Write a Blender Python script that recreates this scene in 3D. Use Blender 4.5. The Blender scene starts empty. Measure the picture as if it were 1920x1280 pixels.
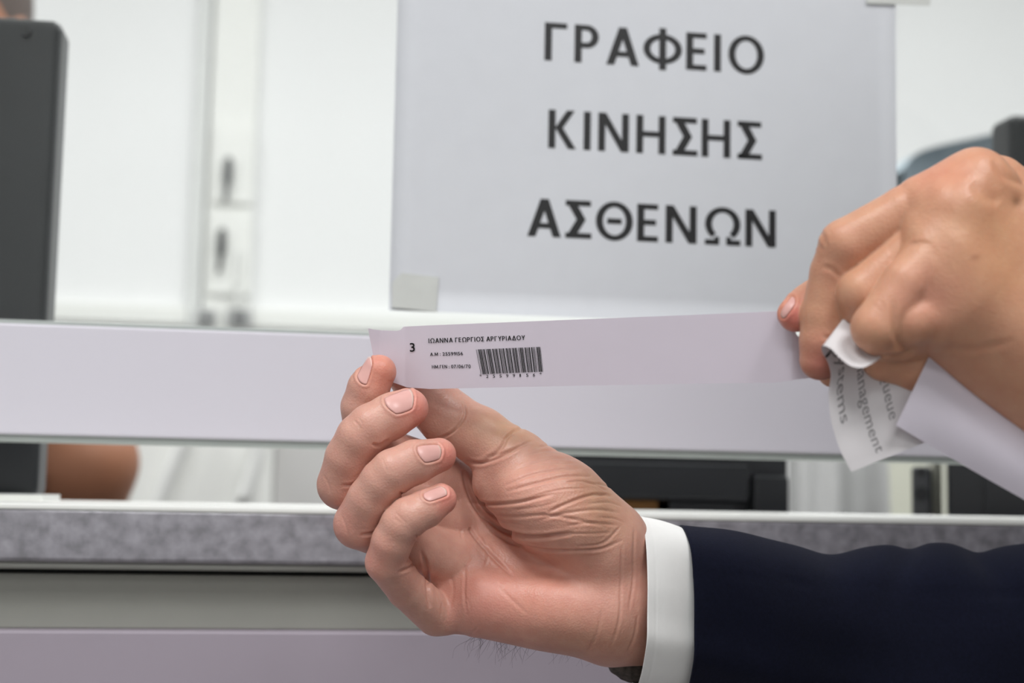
import bpy, math, random
import numpy as np
from mathutils import Vector, Matrix

random.seed(7)
rng = np.random.default_rng(11)
D = bpy.data
sc = bpy.context.scene
col = sc.collection

# ------------------------------------------------------------------ camera
YAW, PITCH, ROLL = math.radians(8.5856), math.radians(5.7677), math.radians(1.1459)
FPX = 50 / 36 * 1920                       # focal length in pixels of the 1920 x 1280 frame
CAM = np.array([0.0, 0.0, 1.13])
cy_, sy_, cp_, sp_ = math.cos(YAW), math.sin(YAW), math.cos(PITCH), math.sin(PITCH)
FW = np.array([sy_ * cp_, cy_ * cp_, sp_])
_r0 = np.array([cy_, -sy_, 0.0]); _u0 = np.cross(_r0, FW)
RT = math.cos(ROLL) * _r0 + math.sin(ROLL) * _u0
UP = -math.sin(ROLL) * _r0 + math.cos(ROLL) * _u0
cd = D.cameras.new('camera'); cam = D.objects.new('camera', cd); col.objects.link(cam)
cd.lens = 50; cd.sensor_width = 36; cd.clip_start = .02; cd.clip_end = 60
m = Matrix.Identity(4)
for i in range(3):
    m[i][0], m[i][1], m[i][2], m[i][3] = RT[i], UP[i], -FW[i], CAM[i]
cam.matrix_world = m
cd.dof.use_dof = True; cd.dof.focus_distance = .588; cd.dof.aperture_fstop = 7.0
sc.camera = cam

# ------------------------------------------------------------------ world, lights, exposure
w = D.worlds.new('world'); sc.world = w; w.use_nodes = True
bg = w.node_tree.nodes['Background']; bg.inputs[0].default_value = (.95, .97, 1, 1); bg.inputs[1].default_value = .1
sc.view_settings.view_transform = 'Standard'; sc.view_settings.look = 'None'
sc.view_settings.gamma = 1; sc.view_settings.use_curve_mapping = False
sc.view_settings.exposure = -0.1
sc.cycles.use_denoising = True
sc.cycles.max_bounces = 8; sc.cycles.transparent_max_bounces = 12
sc.cycles.sample_clamp_indirect = 8
CEIL = 2.75
def panel_light(x, y, watts, size=.6, color=(.985, 1, 1)):
    l = D.lights.new('ceiling_panel', 'AREA'); l.shape = 'SQUARE'; l.size = size; l.energy = watts; l.color = color
    o = D.objects.new('ceiling_panel', l); o.location = (x, y, CEIL - .03); col.objects.link(o)
for x, y, p in ((-.6, -.2, 20), (.65, -.55, 25), (-.3, -1.7, 18)):
    panel_light(x, y, p)
for x, y, p in ((-.9, 1.5, 20), (.35, 1.5, 20), (1.6, 1.5, 22)):
    panel_light(x, y, p)

# ------------------------------------------------------------------ coordinate helpers
def at(px, py, Y):
    """world point seen at a pixel, on the vertical plane at distance Y"""
    d = (px - 960) / FPX * RT - (py - 640) / FPX * UP + FW
    return CAM + d * (Y / d[1])
def P(px, py, z):
    """millimetres right, down and away from the lens for a pixel at depth z"""
    return np.array([(px - 960) * z / FPX, (py - 640) * z / FPX, z], float)
def PX(q):
    return np.stack([q[:, 0] / q[:, 2] * FPX + 960, q[:, 1] / q[:, 2] * FPX + 640], 1)
BASIS = np.array([RT, -UP, FW])
def W(q):
    return CAM + (np.asarray(q, float) / 1000) @ BASIS

# ------------------------------------------------------------------ object helpers
def tag(o, label=None, cat=None, group=None, kind=None):
    if label: o['label'] = label
    if cat: o['category'] = cat
    if group: o['group'] = group
    if kind: o['kind'] = kind
    return o
def link(name, verts, faces, mat, parent=None, smooth=True, mats=None, fmat=None):
    me = D.meshes.new(name)
    me.from_pydata([tuple(map(float, v)) for v in verts], [], [tuple(map(int, f)) for f in faces])
    for mt in (mats or [mat]): me.materials.append(mt)
    me.polygons.foreach_set('use_smooth', [smooth] * len(me.polygons))
    if fmat is not None: me.polygons.foreach_set('material_index', list(map(int, fmat)))
    me.update()
    o = D.objects.new(name, me); col.objects.link(o)
    if parent:
        o.parent = parent
        o.matrix_parent_inverse = Matrix.Translation(parent.location).inverted()
    return o
def empty(name, loc):
    o = D.objects.new(name, None); o.location = tuple(map(float, loc)); o.empty_display_size = .02; col.objects.link(o)
    return o
def bevel(o, wd, seg=2):
    b = o.modifiers.new('bevel', 'BEVEL'); b.width = wd; b.segments = seg; b.limit_method = 'ANGLE'; return o
def boxvf(a, b):
    x0, y0, z0 = a; x1, y1, z1 = b
    v = [(x0, y0, z0), (x1, y0, z0), (x1, y1, z0), (x0, y1, z0), (x0, y0, z1), (x1, y0, z1), (x1, y1, z1), (x0, y1, z1)]
    f = [(0, 3, 2, 1), (4, 5, 6, 7), (0, 1, 5, 4), (1, 2, 6, 5), (2, 3, 7, 6), (3, 0, 4, 7)]
    return v, f
def box(name, a, b, mat, parent=None, bev=0, seg=2):
    a, b = np.minimum(a, b), np.maximum(a, b)
    v, f = boxvf(a, b)
    o = link(name, v, f, mat, parent, smooth=False)
    if bev: bevel(o, bev, seg)
    return o
def pbox(name, p0, p1, Y, dep, mat, parent=None, bev=0, seg=2):
    """box whose front face spans two pixels on the plane Y"""
    a, b = at(*p0, Y), at(*p1, Y)
    return box(name, (a[0], Y, a[2]), (b[0], Y + dep, b[2]), mat, parent, bev, seg)
def tubevf(pts, r, n=12, cap=True):
    pts = np.asarray(pts, float); r = np.broadcast_to(r, len(pts)); V = []; F = []
    for i, p in enumerate(pts):
        t = pts[min(i + 1, len(pts) - 1)] - pts[max(i - 1, 0)]; t /= np.linalg.norm(t)
        a = np.cross(t, [0, 0, 1.0] if abs(t[2]) < .9 else [1.0, 0, 0]); a /= np.linalg.norm(a); b = np.cross(t, a)
        for k in range(n):
            th = 2 * math.pi * k / n; V.append(p + r[i] * (a * math.cos(th) + b * math.sin(th)))
    for i in range(len(pts) - 1):
        for k in range(n):
            k2 = (k + 1) % n; F.append((i * n + k, i * n + k2, (i + 1) * n + k2, (i + 1) * n + k))
    if cap:
        F.append(tuple(range(n))[::-1]); F.append(tuple((len(pts) - 1) * n + k for k in range(n)))
    return V, F
def prism_x(name, prof, x0, x1, mat, parent=None, smooth=True, nx=1):
    """profile of (y, z) points extruded along x"""
    V = []; F = []; n = len(prof)
    for i in range(nx + 1):
        x = x0 + (x1 - x0) * i / nx; V += [(x, y, z) for y, z in prof]
    for i in range(nx):
        for k in range(n):
            k2 = (k + 1) % n; F.append((i * n + k, i * n + k2, (i + 1) * n + k2, (i + 1) * n + k))
    F.append(tuple(range(n))[::-1]); F.append(tuple(nx * n + k for k in range(n)))
    o = link(name, V, F, mat, parent, smooth)
    if smooth: o.data.set_sharp_from_angle(angle=math.radians(35))
    return o
def smoothstep(a, b, x):
    t = np.clip((x - a) / (b - a), 0, 1); return t * t * (3 - 2 * t)
def interp(xs, ys, x):
    """smooth (Catmull-Rom style) interpolation"""
    xs = np.asarray(xs, float); ys = np.asarray(ys, float); x = np.asarray(x, float)
    mm = np.gradient(ys, xs) if len(xs) > 1 else np.zeros_like(ys)
    i = np.clip(np.searchsorted(xs, x) - 1, 0, len(xs) - 2); h = xs[i + 1] - xs[i]; t = np.clip((x - xs[i]) / h, 0, 1)
    return (2*t**3 - 3*t**2 + 1) * ys[i] + (t**3 - 2*t**2 + t) * h * mm[i] + (-2*t**3 + 3*t**2) * ys[i + 1] + (t**3 - t**2) * h * mm[i + 1]

# ------------------------------------------------------------------ materials
def s2l(c):
    c = np.asarray(c, float) / 255; return tuple(np.where(c < .04045, c / 12.92, ((c + .055) / 1.055) ** 2.4)) + (1.0,)
def mat(name, rgb, rough=.5, metal=0, spec=.5, noise=0, nscale=40, bump=0, bscale=300, coat=0, sheen=0):
    mt = D.materials.new(name); mt.use_nodes = True; nt = mt.node_tree; b = nt.nodes['Principled BSDF']
    c = s2l(rgb); b.inputs['Base Color'].default_value = c; b.inputs['Roughness'].default_value = rough
    b.inputs['Metallic'].default_value = metal; b.inputs['Specular IOR Level'].default_value = spec
    b.inputs['Coat Weight'].default_value = coat; b.inputs['Sheen Weight'].default_value = sheen
    tc = nt.nodes.new('ShaderNodeTexCoord')
    nz = nt.nodes.new('ShaderNodeTexNoise'); nz.inputs['Scale'].default_value = nscale; nz.inputs['Detail'].default_value = 4
    nt.links.new(tc.outputs['Object'], nz.inputs['Vector'])
    rp = nt.nodes.new('ShaderNodeValToRGB'); k = noise
    rp.color_ramp.elements[0].position = .3; rp.color_ramp.elements[1].position = .7
    rp.color_ramp.elements[0].color = tuple(v * (1 - k) for v in c[:3]) + (1,)
    rp.color_ramp.elements[1].color = tuple(min(1, v * (1 + k)) for v in c[:3]) + (1,)
    nt.links.new(nz.outputs['Fac'], rp.inputs['Fac']); nt.links.new(rp.outputs['Color'], b.inputs['Base Color'])
    if bump:
        n2 = nt.nodes.new('ShaderNodeTexNoise'); n2.inputs['Scale'].default_value = bscale; n2.inputs['Detail'].default_value = 3
        nt.links.new(tc.outputs['Object'], n2.inputs['Vector'])
        bp = nt.nodes.new('ShaderNodeBump'); bp.inputs['Strength'].default_value = bump; bp.inputs['Distance'].default_value = .0005
        nt.links.new(n2.outputs['Fac'], bp.inputs['Height']); nt.links.new(bp.outputs['Normal'], b.inputs['Normal'])
    return mt
M = {}
M['wall'] = mat('white_wall_paint', (240, 240, 240), .7, noise=.01, nscale=3)
M['wall_shade'] = mat('wall_corner_shade', (222, 223, 221), .6, noise=.02)
M['floor'] = mat('grey_vinyl_floor', (128, 126, 124), .4, noise=.06, nscale=12)
M['ceil'] = mat('white_ceiling_tile', (235, 235, 232), .8, noise=.02)
M['rail'] = mat('lilac_white_laminate', (216, 212, 221), .45, noise=.008, nscale=6)
M['seal'] = mat('grey_green_seal', (164, 170, 166), .4, noise=.04)
M['top'] = mat('mottled_grey_laminate', (140, 137, 144), .4, noise=.3, nscale=150, coat=1)
M['top'].node_tree.nodes['Principled BSDF'].inputs['Coat Roughness'].default_value = .06
M['strip'] = mat('brushed_aluminium', (176, 176, 170), .45, metal=.6, noise=.04)
M['gap'] = mat('dark_joint', (30, 30, 28), .8)
M['recess'] = mat('olive_grey_panel', (144, 144, 137), .6, noise=.02)
M['front'] = mat('mauve_grey_panel', (160, 150, 161), .5, noise=.01)
M['paper'] = mat('white_printer_paper', (222, 224, 229), .75, noise=.012, nscale=60)
M['ink'] = mat('black_toner', (22, 22, 24), .5, noise=.1)
M['tape'] = mat('matte_clear_tape', (206, 208, 204), .4, noise=.03, nscale=90)
M['black'] = mat('black_plastic', (34, 36, 38), .42, noise=.08, nscale=60)
M['blackm'] = mat('charcoal_monitor_shell', (36, 39, 42), .38, noise=.1, nscale=25, bump=.05)
M['dgrey'] = mat('dark_grey_plastic', (72, 74, 76), .45, noise=.06)
M['chair'] = mat('blue_grey_upholstery', (152, 164, 172), .7, noise=.08, bump=.2)
M['white'] = mat('white_plastic', (238, 238, 234), .4, noise=.01)
M['socket'] = mat('grey_socket_plastic', (168, 168, 168), .5, noise=.04)
M['beige'] = mat('beige_panel', (212, 212, 196), .6, noise=.01)
M['cloth'] = mat('white_cloth', (216, 216, 215), .8, noise=.02, bump=.2)
M['cabinet'] = mat('pale_grey_cabinet', (198, 196, 194), .5, noise=.01)
M['cable'] = mat('pale_grey_cable_and_shade', (226, 226, 223), .5, noise=.02)
M['amber'] = mat('amber_plastic', (120, 80, 26), .4, noise=.05)
M['band'] = mat('lilac_white_band_paper', (236, 226, 237), .42, noise=.008, nscale=80)
M['ticket'] = mat('thermal_ticket_paper', (234, 230, 231), .4, noise=.01, nscale=80)
M['tick_ink'] = mat('grey_ticket_ink', (140, 136, 138), .6, noise=.05)
M['sheet'] = mat('white_note_paper', (238, 231, 242), .6, noise=.012, nscale=80)
M['cuff'] = mat('white_cotton', (247, 246, 244), .8, noise=.01, nscale=200, bump=.15, bscale=900)
M['jacket'] = mat('navy_wool', (15, 18, 36), .9, spec=.15, noise=.15, nscale=700, bump=.25, bscale=1800, sheen=.04)
M['hair'] = mat('dark_hair', (52, 46, 44), .5, noise=.15)
M['wristhair'] = mat('dark_wrist_hair', (70, 62, 56), .8, noise=.5, nscale=500)
M['clerkhair'] = mat('brown_hair', (84, 70, 64), .6, noise=.2, nscale=80)
M['shirt'] = mat('dark_purple_shirt', (46, 36, 54), .8, noise=.35, nscale=70)
M['clerkskin'] = mat('brown_skin', (158, 106, 78), .55, noise=.04)
# paper lets a little light through
for k in ('band', 'ticket', 'sheet', 'paper'):
    nt = M[k].node_tree; b = nt.nodes['Principled BSDF']; tr = nt.nodes.new('ShaderNodeBsdfTranslucent'); mx = nt.nodes.new('ShaderNodeMixShader')
    mx.inputs[0].default_value = .3 if k != 'paper' else .12
    tr.inputs[0].default_value = (.8, .77, .8, 1)
    nt.links.new(b.outputs[0], mx.inputs[1]); nt.links.new(tr.outputs[0], mx.inputs[2])
    nt.links.new(mx.outputs[0], nt.nodes['Material Output'].inputs[0])
# window glass
gl = D.materials.new('window_glass'); gl.use_nodes = True; nt = gl.node_tree; nt.nodes.clear()
out = nt.nodes.new('ShaderNodeOutputMaterial'); tr = nt.nodes.new('ShaderNodeBsdfTransparent'); tr.inputs[0].default_value = (.985, .993, .988, 1)
gs = nt.nodes.new('ShaderNodeBsdfGlossy'); gs.inputs['Roughness'].default_value = .02
fr = nt.nodes.new('ShaderNodeFresnel'); fr.inputs[0].default_value = 1.35
mx = nt.nodes.new('ShaderNodeMixShader'); nt.links.new(fr.outputs[0], mx.inputs[0]); nt.links.new(tr.outputs[0], mx.inputs[1])
nt.links.new(gs.outputs[0], mx.inputs[2]); nt.links.new(mx.outputs[0], out.inputs[0])
M['glass'] = gl
# skin: colour of each vertex (redder finger pads and palm, tanner hand backs) times fine mottling
def skin_material(name, mottle=.07):
    mt = D.materials.new(name); mt.use_nodes = True; nt = mt.node_tree; b = nt.nodes['Principled BSDF']
    ca = nt.nodes.new('ShaderNodeAttribute'); ca.attribute_name = 'skin_tone'
    tc = nt.nodes.new('ShaderNodeTexCoord')
    n1 = nt.nodes.new('ShaderNodeTexNoise'); n1.inputs['Scale'].default_value = 160; n1.inputs['Detail'].default_value = 5
    nt.links.new(tc.outputs['Object'], n1.inputs['Vector'])
    rp = nt.nodes.new('ShaderNodeValToRGB'); e = rp.color_ramp.elements
    e[0].position = .32; e[0].color = (1 - mottle, 1 - 1.9 * mottle, 1 - 1.9 * mottle, 1); e[1].position = .68; e[1].color = (1, 1, 1, 1)
    nt.links.new(n1.outputs['Fac'], rp.inputs['Fac'])
    mu = nt.nodes.new('ShaderNodeMix'); mu.data_type = 'RGBA'; mu.blend_type = 'MULTIPLY'; mu.inputs[0].default_value = 1
    nt.links.new(ca.outputs['Color'], mu.inputs[6]); nt.links.new(rp.outputs['Color'], mu.inputs[7])
    nt.links.new(mu.outputs[2], b.inputs['Base Color'])
    b.inputs['Roughness'].default_value = .4; b.inputs['Specular IOR Level'].default_value = .45
    b.inputs['Subsurface Weight'].default_value = .35; b.inputs['Subsurface Radius'].default_value = (1.0, .35, .2); b.inputs['Subsurface Scale'].default_value = .0022
    vo = nt.nodes.new('ShaderNodeTexVoronoi'); vo.inputs['Scale'].default_value = 1100
    n3 = nt.nodes.new('ShaderNodeTexNoise'); n3.inputs['Scale'].default_value = 520; n3.inputs['Detail'].default_value = 4
    nt.links.new(tc.outputs['Object'], vo.inputs['Vector']); nt.links.new(tc.outputs['Object'], n3.inputs['Vector'])
    ad = nt.nodes.new('ShaderNodeMath'); ad.operation = 'ADD'; nt.links.new(vo.outputs['Distance'], ad.inputs[0]); nt.links.new(n3.outputs['Fac'], ad.inputs[1])
    bp = nt.nodes.new('ShaderNodeBump'); bp.inputs['Strength'].default_value = .22; bp.inputs['Distance'].default_value = .0004
    nt.links.new(ad.outputs[0], bp.inputs['Height']); nt.links.new(bp.outputs['Normal'], b.inputs['Normal'])
    return mt
M['skin'] = skin_material('skin')
M['nail'] = mat('fingernail', (222, 170, 162), .36, noise=.03, nscale=200)
M['nailedge'] = mat('nail_rim', (226, 190, 178), .4, noise=.02)

# ------------------------------------------------------------------ implicit surfaces (signed distance, millimetres)
def seg_d(p, a, b, r1, r2):
    ba = b - a; pa = p - a; t = np.clip((pa @ ba) / max(ba @ ba, 1e-9), 0, 1)
    q = pa - t[:, None] * ba
    return np.sqrt((q * q).sum(1)) - (r1 + (r2 - r1) * t)
def ell_d(p, c, r, A=None):
    q = p - c
    if A is not None: q = q @ A.T
    k0 = np.sqrt(((q / r) ** 2).sum(1)) + 1e-9; k1 = np.sqrt(((q / (r * r)) ** 2).sum(1)) + 1e-9
    return k0 * (k0 - 1) / k1
def smin(a, b, k):
    h = np.maximum(k - np.abs(a - b), 0) / k
    return np.minimum(a, b) - h * h * h * k / 6
class Body:
    """groups of blended prims; groups[0] blends softly inside, the others are joined with a tight crease"""
    def __init__(s): s.groups = []
    def group(s, name, k, kj, prims): s.groups.append((name, k, kj, prims))
    def gdist(s, p, g):
        name, k, kj, prims = g; d = None; c_ = max(14, 2.5 * k)
        for pr in prims:
            if pr[0] == 'seg':
                a, b, r1, r2 = pr[1:5]; lo = np.minimum(a, b) - max(r1, r2) - c_; hi = np.maximum(a, b) + max(r1, r2) + c_
            else:
                lo = pr[1] - np.max(pr[2]) - c_; hi = pr[1] + np.max(pr[2]) + c_
            e = np.full(len(p), float(c_)); w_ = np.all((p > lo) & (p < hi), 1)
            if w_.any(): e[w_] = np.minimum(c_, seg_d(p[w_], *pr[1:5]) if pr[0] == 'seg' else ell_d(p[w_], *pr[1:]))
            d = e if d is None else smin(d, e, k)
        return d
    def dist(s, p, ids=False):
        ds = [s.gdist(p, g) for g in s.groups]; d = ds[0]
        for g, e in zip(s.groups[1:], ds[1:]): d = smin(d, e, g[2])
        return (d, np.argmin(np.array(ds), 0)) if ids else d
    def grad(s, p, h=.15):
        g = np.stack([s.dist(p + h * e) - s.dist(p - h * e) for e in np.eye(3)], 1)
        return g / (np.linalg.norm(g, axis=1)[:, None] + 1e-9)
    def bounds(s):
        lo = []; hi = []
        for g in s.groups:
            for pr in g[3]:
                if pr[0] == 'seg': r = max(pr[3:5]); lo += [np.minimum(pr[1], pr[2]) - r]; hi += [np.maximum(pr[1], pr[2]) + r]
                else: lo += [pr[1] - np.max(pr[2])]; hi += [pr[1] + np.max(pr[2])]
        return np.min(lo, 0), np.max(hi, 0)
    def mesh(s, step, xmax=None):
        lo, hi = s.bounds(); lo = lo - 2.5 * step; hi = hi + 2.5 * step
        if xmax is not None: hi[0] = min(hi[0], xmax)
        # coarse pass finds the blocks that hold surface
        B = 8; nb = np.ceil((hi - lo) / (step * B)).astype(int); bs = step * B
        c = np.stack(np.meshgrid(*[np.arange(n) for n in nb], indexing='ij'), -1).reshape(-1, 3)
        cd_ = s.dist(lo + (c + .5) * bs); act = np.abs(cd_) < bs * 1.0 + 2
        n = nb * B + 1; G = np.where(np.repeat(np.repeat(np.repeat(cd_.reshape(nb), B, 0), B, 1), B, 2) < 0, -5., 5.)
        G = np.pad(G, ((0, 1),) * 3, mode='edge')
        off = np.stack(np.meshgrid(*[np.arange(B + 1)] * 3, indexing='ij'), -1).reshape(-1, 3)
        blocks = c[act] * B
        for i in range(0, len(blocks), 400):
            idx = (blocks[i:i + 400, None, :] + off[None]).reshape(-1, 3)
            G[idx[:, 0], idx[:, 1], idx[:, 2]] = s.dist(lo + idx * step)
        ins = G < 0; nx, ny, nz = G.shape
        cor = [(i, j, k) for i in (0, 1) for j in (0, 1) for k in (0, 1)]
        sl = lambda A, i, j, k: A[i:nx - 1 + i, j:ny - 1 + j, k:nz - 1 + k]
        cnt = sum(sl(ins, *q).astype(np.int8) for q in cor); cell = (cnt > 0) & (cnt < 8)
        ci = np.argwhere(cell); ID = -np.ones(cell.shape, int); ID[cell] = np.arange(len(ci))
        acc = np.zeros((len(ci), 3)); num = np.zeros(len(ci))
        for a in cor:
            for ax in range(3):
                if a[ax]: continue
                b = list(a); b[ax] = 1
                ga = G[ci[:, 0] + a[0], ci[:, 1] + a[1], ci[:, 2] + a[2]]; gb = G[ci[:, 0] + b[0], ci[:, 1] + b[1], ci[:, 2] + b[2]]
                x = (ga < 0) != (gb < 0); t = np.where(x, ga / np.where(x, ga - gb, 1), 0)
                pt = np.array(a, float)[None] + t[:, None] * (np.array(b) - np.array(a))[None]
                acc += np.where(x[:, None], pt, 0); num += x
        V = lo + (ci + acc / num[:, None]) * step
        F = []
        for ax in range(3):
            u, v_ = (ax + 1) % 3, (ax + 2) % 3
            s0 = [slice(None)] * 3; s1 = [slice(None)] * 3; s0[ax] = slice(0, -1); s1[ax] = slice(1, None)
            A_, B_ = ins[tuple(s0)], ins[tuple(s1)]; e = np.argwhere(A_ != B_)
            e = e[(e[:, u] > 0) & (e[:, v_] > 0) & (e[:, u] < cell.shape[u]) & (e[:, v_] < cell.shape[v_])]
            q = []
            for du, dv in ((-1, -1), (0, -1), (0, 0), (-1, 0)):
                t = e.copy(); t[:, u] += du; t[:, v_] += dv; q.append(ID[t[:, 0], t[:, 1], t[:, 2]])
            q = np.stack(q, 1); fl = A_[e[:, 0], e[:, 1], e[:, 2]]
            q[~fl] = q[~fl][:, ::-1]; F.append(q[(q >= 0).all(1)])
        F = np.concatenate(F)
        for _ in range(3):
            V = V - np.clip(s.dist(V), -step, step)[:, None] * s.grad(V)
        return V, F
def S(a, b, r1, r2): return ('seg', P(*a), P(*b), r1, r2)
def chain(*pts):
    return [S(a[:3], b[:3], a[3], b[3]) for a, b in zip(pts[:-1], pts[1:])]
def E_(c, r): return ('ell', P(*c), np.array(r, float))

def poly_dist(px, pts):
    """distance of pixels to a polyline, and the fraction along it"""
    pts = np.asarray(pts, float); L = np.linalg.norm(np.diff(pts, axis=0), axis=1); cum = np.r_[0, np.cumsum(L)]
    best = np.full(len(px), 1e9); fr_ = np.zeros(len(px))
    for i in range(len(L)):
        a = pts[i]; ba = pts[i + 1] - a; t = np.clip(((px - a) @ ba) / (ba @ ba), 0, 1)
        d = np.linalg.norm(px - a - t[:, None] * ba, axis=1); u = d < best
        best[u] = d[u]; fr_[u] = ((cum[i] + t * L[i]) / cum[-1])[u]
    return best, fr_
def smooth_poly(pts, n=6):
    pts = np.asarray(pts, float)
    if len(pts) < 3: return pts
    t = np.arange(len(pts)); tt = np.linspace(0, len(pts) - 1, (len(pts) - 1) * n + 1)
    return np.stack([interp(t, pts[:, k], tt) for k in range(pts.shape[1])], 1)

class Hand:
    def __init__(s, body, step, scale):
        s.b = body; s.V, s.F = body.mesh(step); s.scale = scale
        s.N = body.grad(s.V); s.id = body.dist(s.V, True)[1]; s.names = [g[0] for g in body.groups]
        s.px = PX(s.V); s.disp = np.zeros(len(s.V)); s.tone = None; s.nails = []
    def crease(s, pts, depth, wd, grp=None, lip=.35):
        sel = s.N[:, 2] < .25
        if grp: sel &= np.isin(s.id, [s.names.index(g) for g in grp])
        pts = smooth_poly(pts); bb0 = pts.min(0) - 40; bb1 = pts.max(0) + 40
        sel &= np.all((s.px > bb0) & (s.px < bb1), 1); ix = np.where(sel)[0]
        if not len(ix): return
        d, f = poly_dist(s.px[ix], pts); d = d / s.scale
        tp = np.clip(np.minimum(f, 1 - f) / .18, 0, 1) ** .7
        s.disp[ix] += -depth * tp * np.exp(-(d / wd) ** 2) + lip * depth * tp * np.exp(-((d - 2.1 * wd) / (1.1 * wd)) ** 2)
    def bulge(s, c, rad, h, grp=None):
        sel = s.N[:, 2] < .35
        if grp: sel &= np.isin(s.id, [s.names.index(g) for g in grp])
        d = np.linalg.norm(s.px - np.array(c), axis=1) / rad
        s.disp += np.where(sel, h * np.exp(-d * d), 0)
    def tones(s, base, spots):
        T = np.tile(np.array(s2l(base)[:3]), (len(s.V), 1))
        for c, rad, rgb, k, grp in spots:
            d = np.linalg.norm((s.px - np.array(c)) / np.asarray(rad, float), axis=1); wgt = k * np.exp(-d * d)
            if grp: wgt = wgt * np.isin(s.id, [s.names.index(g) for g in grp])
            T += wgt[:, None] * (np.array(s2l(rgb)[:3]) - T)
        s.tone = T
    def nail(s, grp, corners, rise=.25):
        """nail plate over the surface inside four pixel corners: root-left, root-right, tip-right, tip-left"""
        g = s.names.index(grp); sub = Body(); sub.groups = [s.b.groups[g]]
        c = np.array(corners, float); n1, n2 = 15, 13; Q = []
        for i in range(n1):
            u = i / (n1 - 1)
            for j in range(n2):
                v = j / (n2 - 1); e = 2 * v - 1
                uu = u + .13 * (1 - e * e) * (1 if u > .5 else -1) * abs(2 * u - 1)      # rounded root and free edge
                vv = .5 + (v - .5) * (1 - .10 * abs(2 * u - 1) ** 3)
                Q.append((1 - uu) * ((1 - vv) * c[0] + vv * c[1]) + uu * ((1 - vv) * c[3] + vv * c[2]))
        Q = np.array(Q); z0 = s.V[s.id == g][:, 2].min() - 4
        dirs = np.stack([(Q[:, 0] - 960) / FPX, (Q[:, 1] - 640) / FPX, np.ones(len(Q))], 1); L = np.linalg.norm(dirs, axis=1)
        z = np.full(len(Q), z0)
        for _ in range(60):
            z += np.clip(sub.gdist(dirs * z[:, None], sub.groups[0]), -2, 2) * .8 / L
        X = dirs * z[:, None]; N = sub.grad(X)
        ctr = X.mean(0); nrm = N.mean(0); nrm /= np.linalg.norm(nrm)
        rows = X.reshape(n1, n2, 3); Nn = N.reshape(n1, n2, 3)
        prof = np.array([[rise * (.35 + .65 * (1 - (2 * j / (n2 - 1) - 1) ** 4)) * (.5 + .5 * min(1, 3 * i / (n1 - 1))) for j in range(n2)] for i in range(n1)])
        topv = (rows + Nn * prof[..., None]).reshape(-1, 3); botv = (rows - Nn * .5).reshape(-1, 3)
        F = []; mi = []
        for i in range(n1 - 1):
            for j in range(n2 - 1):
                a = i * n2 + j; F.append((a, a + 1, a + n2 + 1, a + n2)); mi.append(2 if i == n1 - 2 else 1)
        o = n1 * n2; ring = [j for j in range(n2)] + [i * n2 + n2 - 1 for i in range(1, n1)] + [(n1 - 1) * n2 + j for j in range(n2 - 2, -1, -1)] + [i * n2 for i in range(n1 - 2, 0, -1)]
        for a, b2 in zip(ring, ring[1:] + ring[:1]): F.append((a, a + o, b2 + o, b2)); mi.append(1)
        V2 = np.concatenate([topv, botv]); F = np.array(F)
        a, b2, c2 = V2[F[0][0]], V2[F[0][1]], V2[F[0][2]]
        if np.cross(b2 - a, c2 - a) @ nrm < 0: F = F[:, ::-1]
        s.nails.append((V2, F, np.array(mi)))
        # fold of skin round the nail, and a slight bed under it
        k0 = s.id == g; outl = [Q[r] for r in ring] + [Q[ring[0]]]
        ix = np.where(k0 & (s.N[:, 2] < .5))[0]; d, f = poly_dist(s.px[ix], outl); d = d / s.scale
        pc = Q.mean(0); cen = np.linalg.norm(s.px[ix] - pc, axis=1)
        # inside test by winding of the quad outline
        poly = np.array(outl[:-1]); x, y = s.px[ix, 0], s.px[ix, 1]; ins = np.zeros(len(ix), bool)
        for (xa, ya), (xb, yb) in zip(poly, np.roll(poly, -1, 0)):
            cnd = ((ya > y) != (yb > y)) & (x < (xb - xa) * (y - ya) / (yb - ya + 1e-9) + xa); ins ^= cnd
        s.disp[ix] += np.where(ins, -.35, 0) - .28 * np.exp(-(d / .35) ** 2) + np.where(ins, 0, .38 * np.exp(-((d - .95) / .6) ** 2))
    def build(s):
        V = s.V + s.N * s.disp[:, None]
        vs = [V]; fs = [s.F]; mi = [np.zeros(len(s.F), int)]; tn = [s.tone]; o = len(V)
        for v, f, k in s.nails:
            vs.append(v); fs.append(f + o); mi.append(k); tn.append(np.tile(np.array([.7, .45, .4]), (len(v), 1))); o += len(v)
        return np.concatenate(vs), np.concatenate(fs), np.concatenate(mi), np.concatenate(tn)
def body_object(name, parts, mats, parent):
    vs, fs, mi, tn = [], [], [], []; o = 0
    for v, f, k, t in parts:
        vs.append(W(v)); fs.append(f + o); mi.append(k); tn.append(t); o += len(v)
    ob = link(name, np.concatenate(vs), np.concatenate(fs), None, parent, True, mats, np.concatenate(mi))
    at_ = ob.data.attributes.new('skin_tone', 'FLOAT_COLOR', 'POINT'); t = np.concatenate(tn)
    at_.data.foreach_set('color', np.c_[t, np.ones(len(t))].ravel())
    return ob

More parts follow.
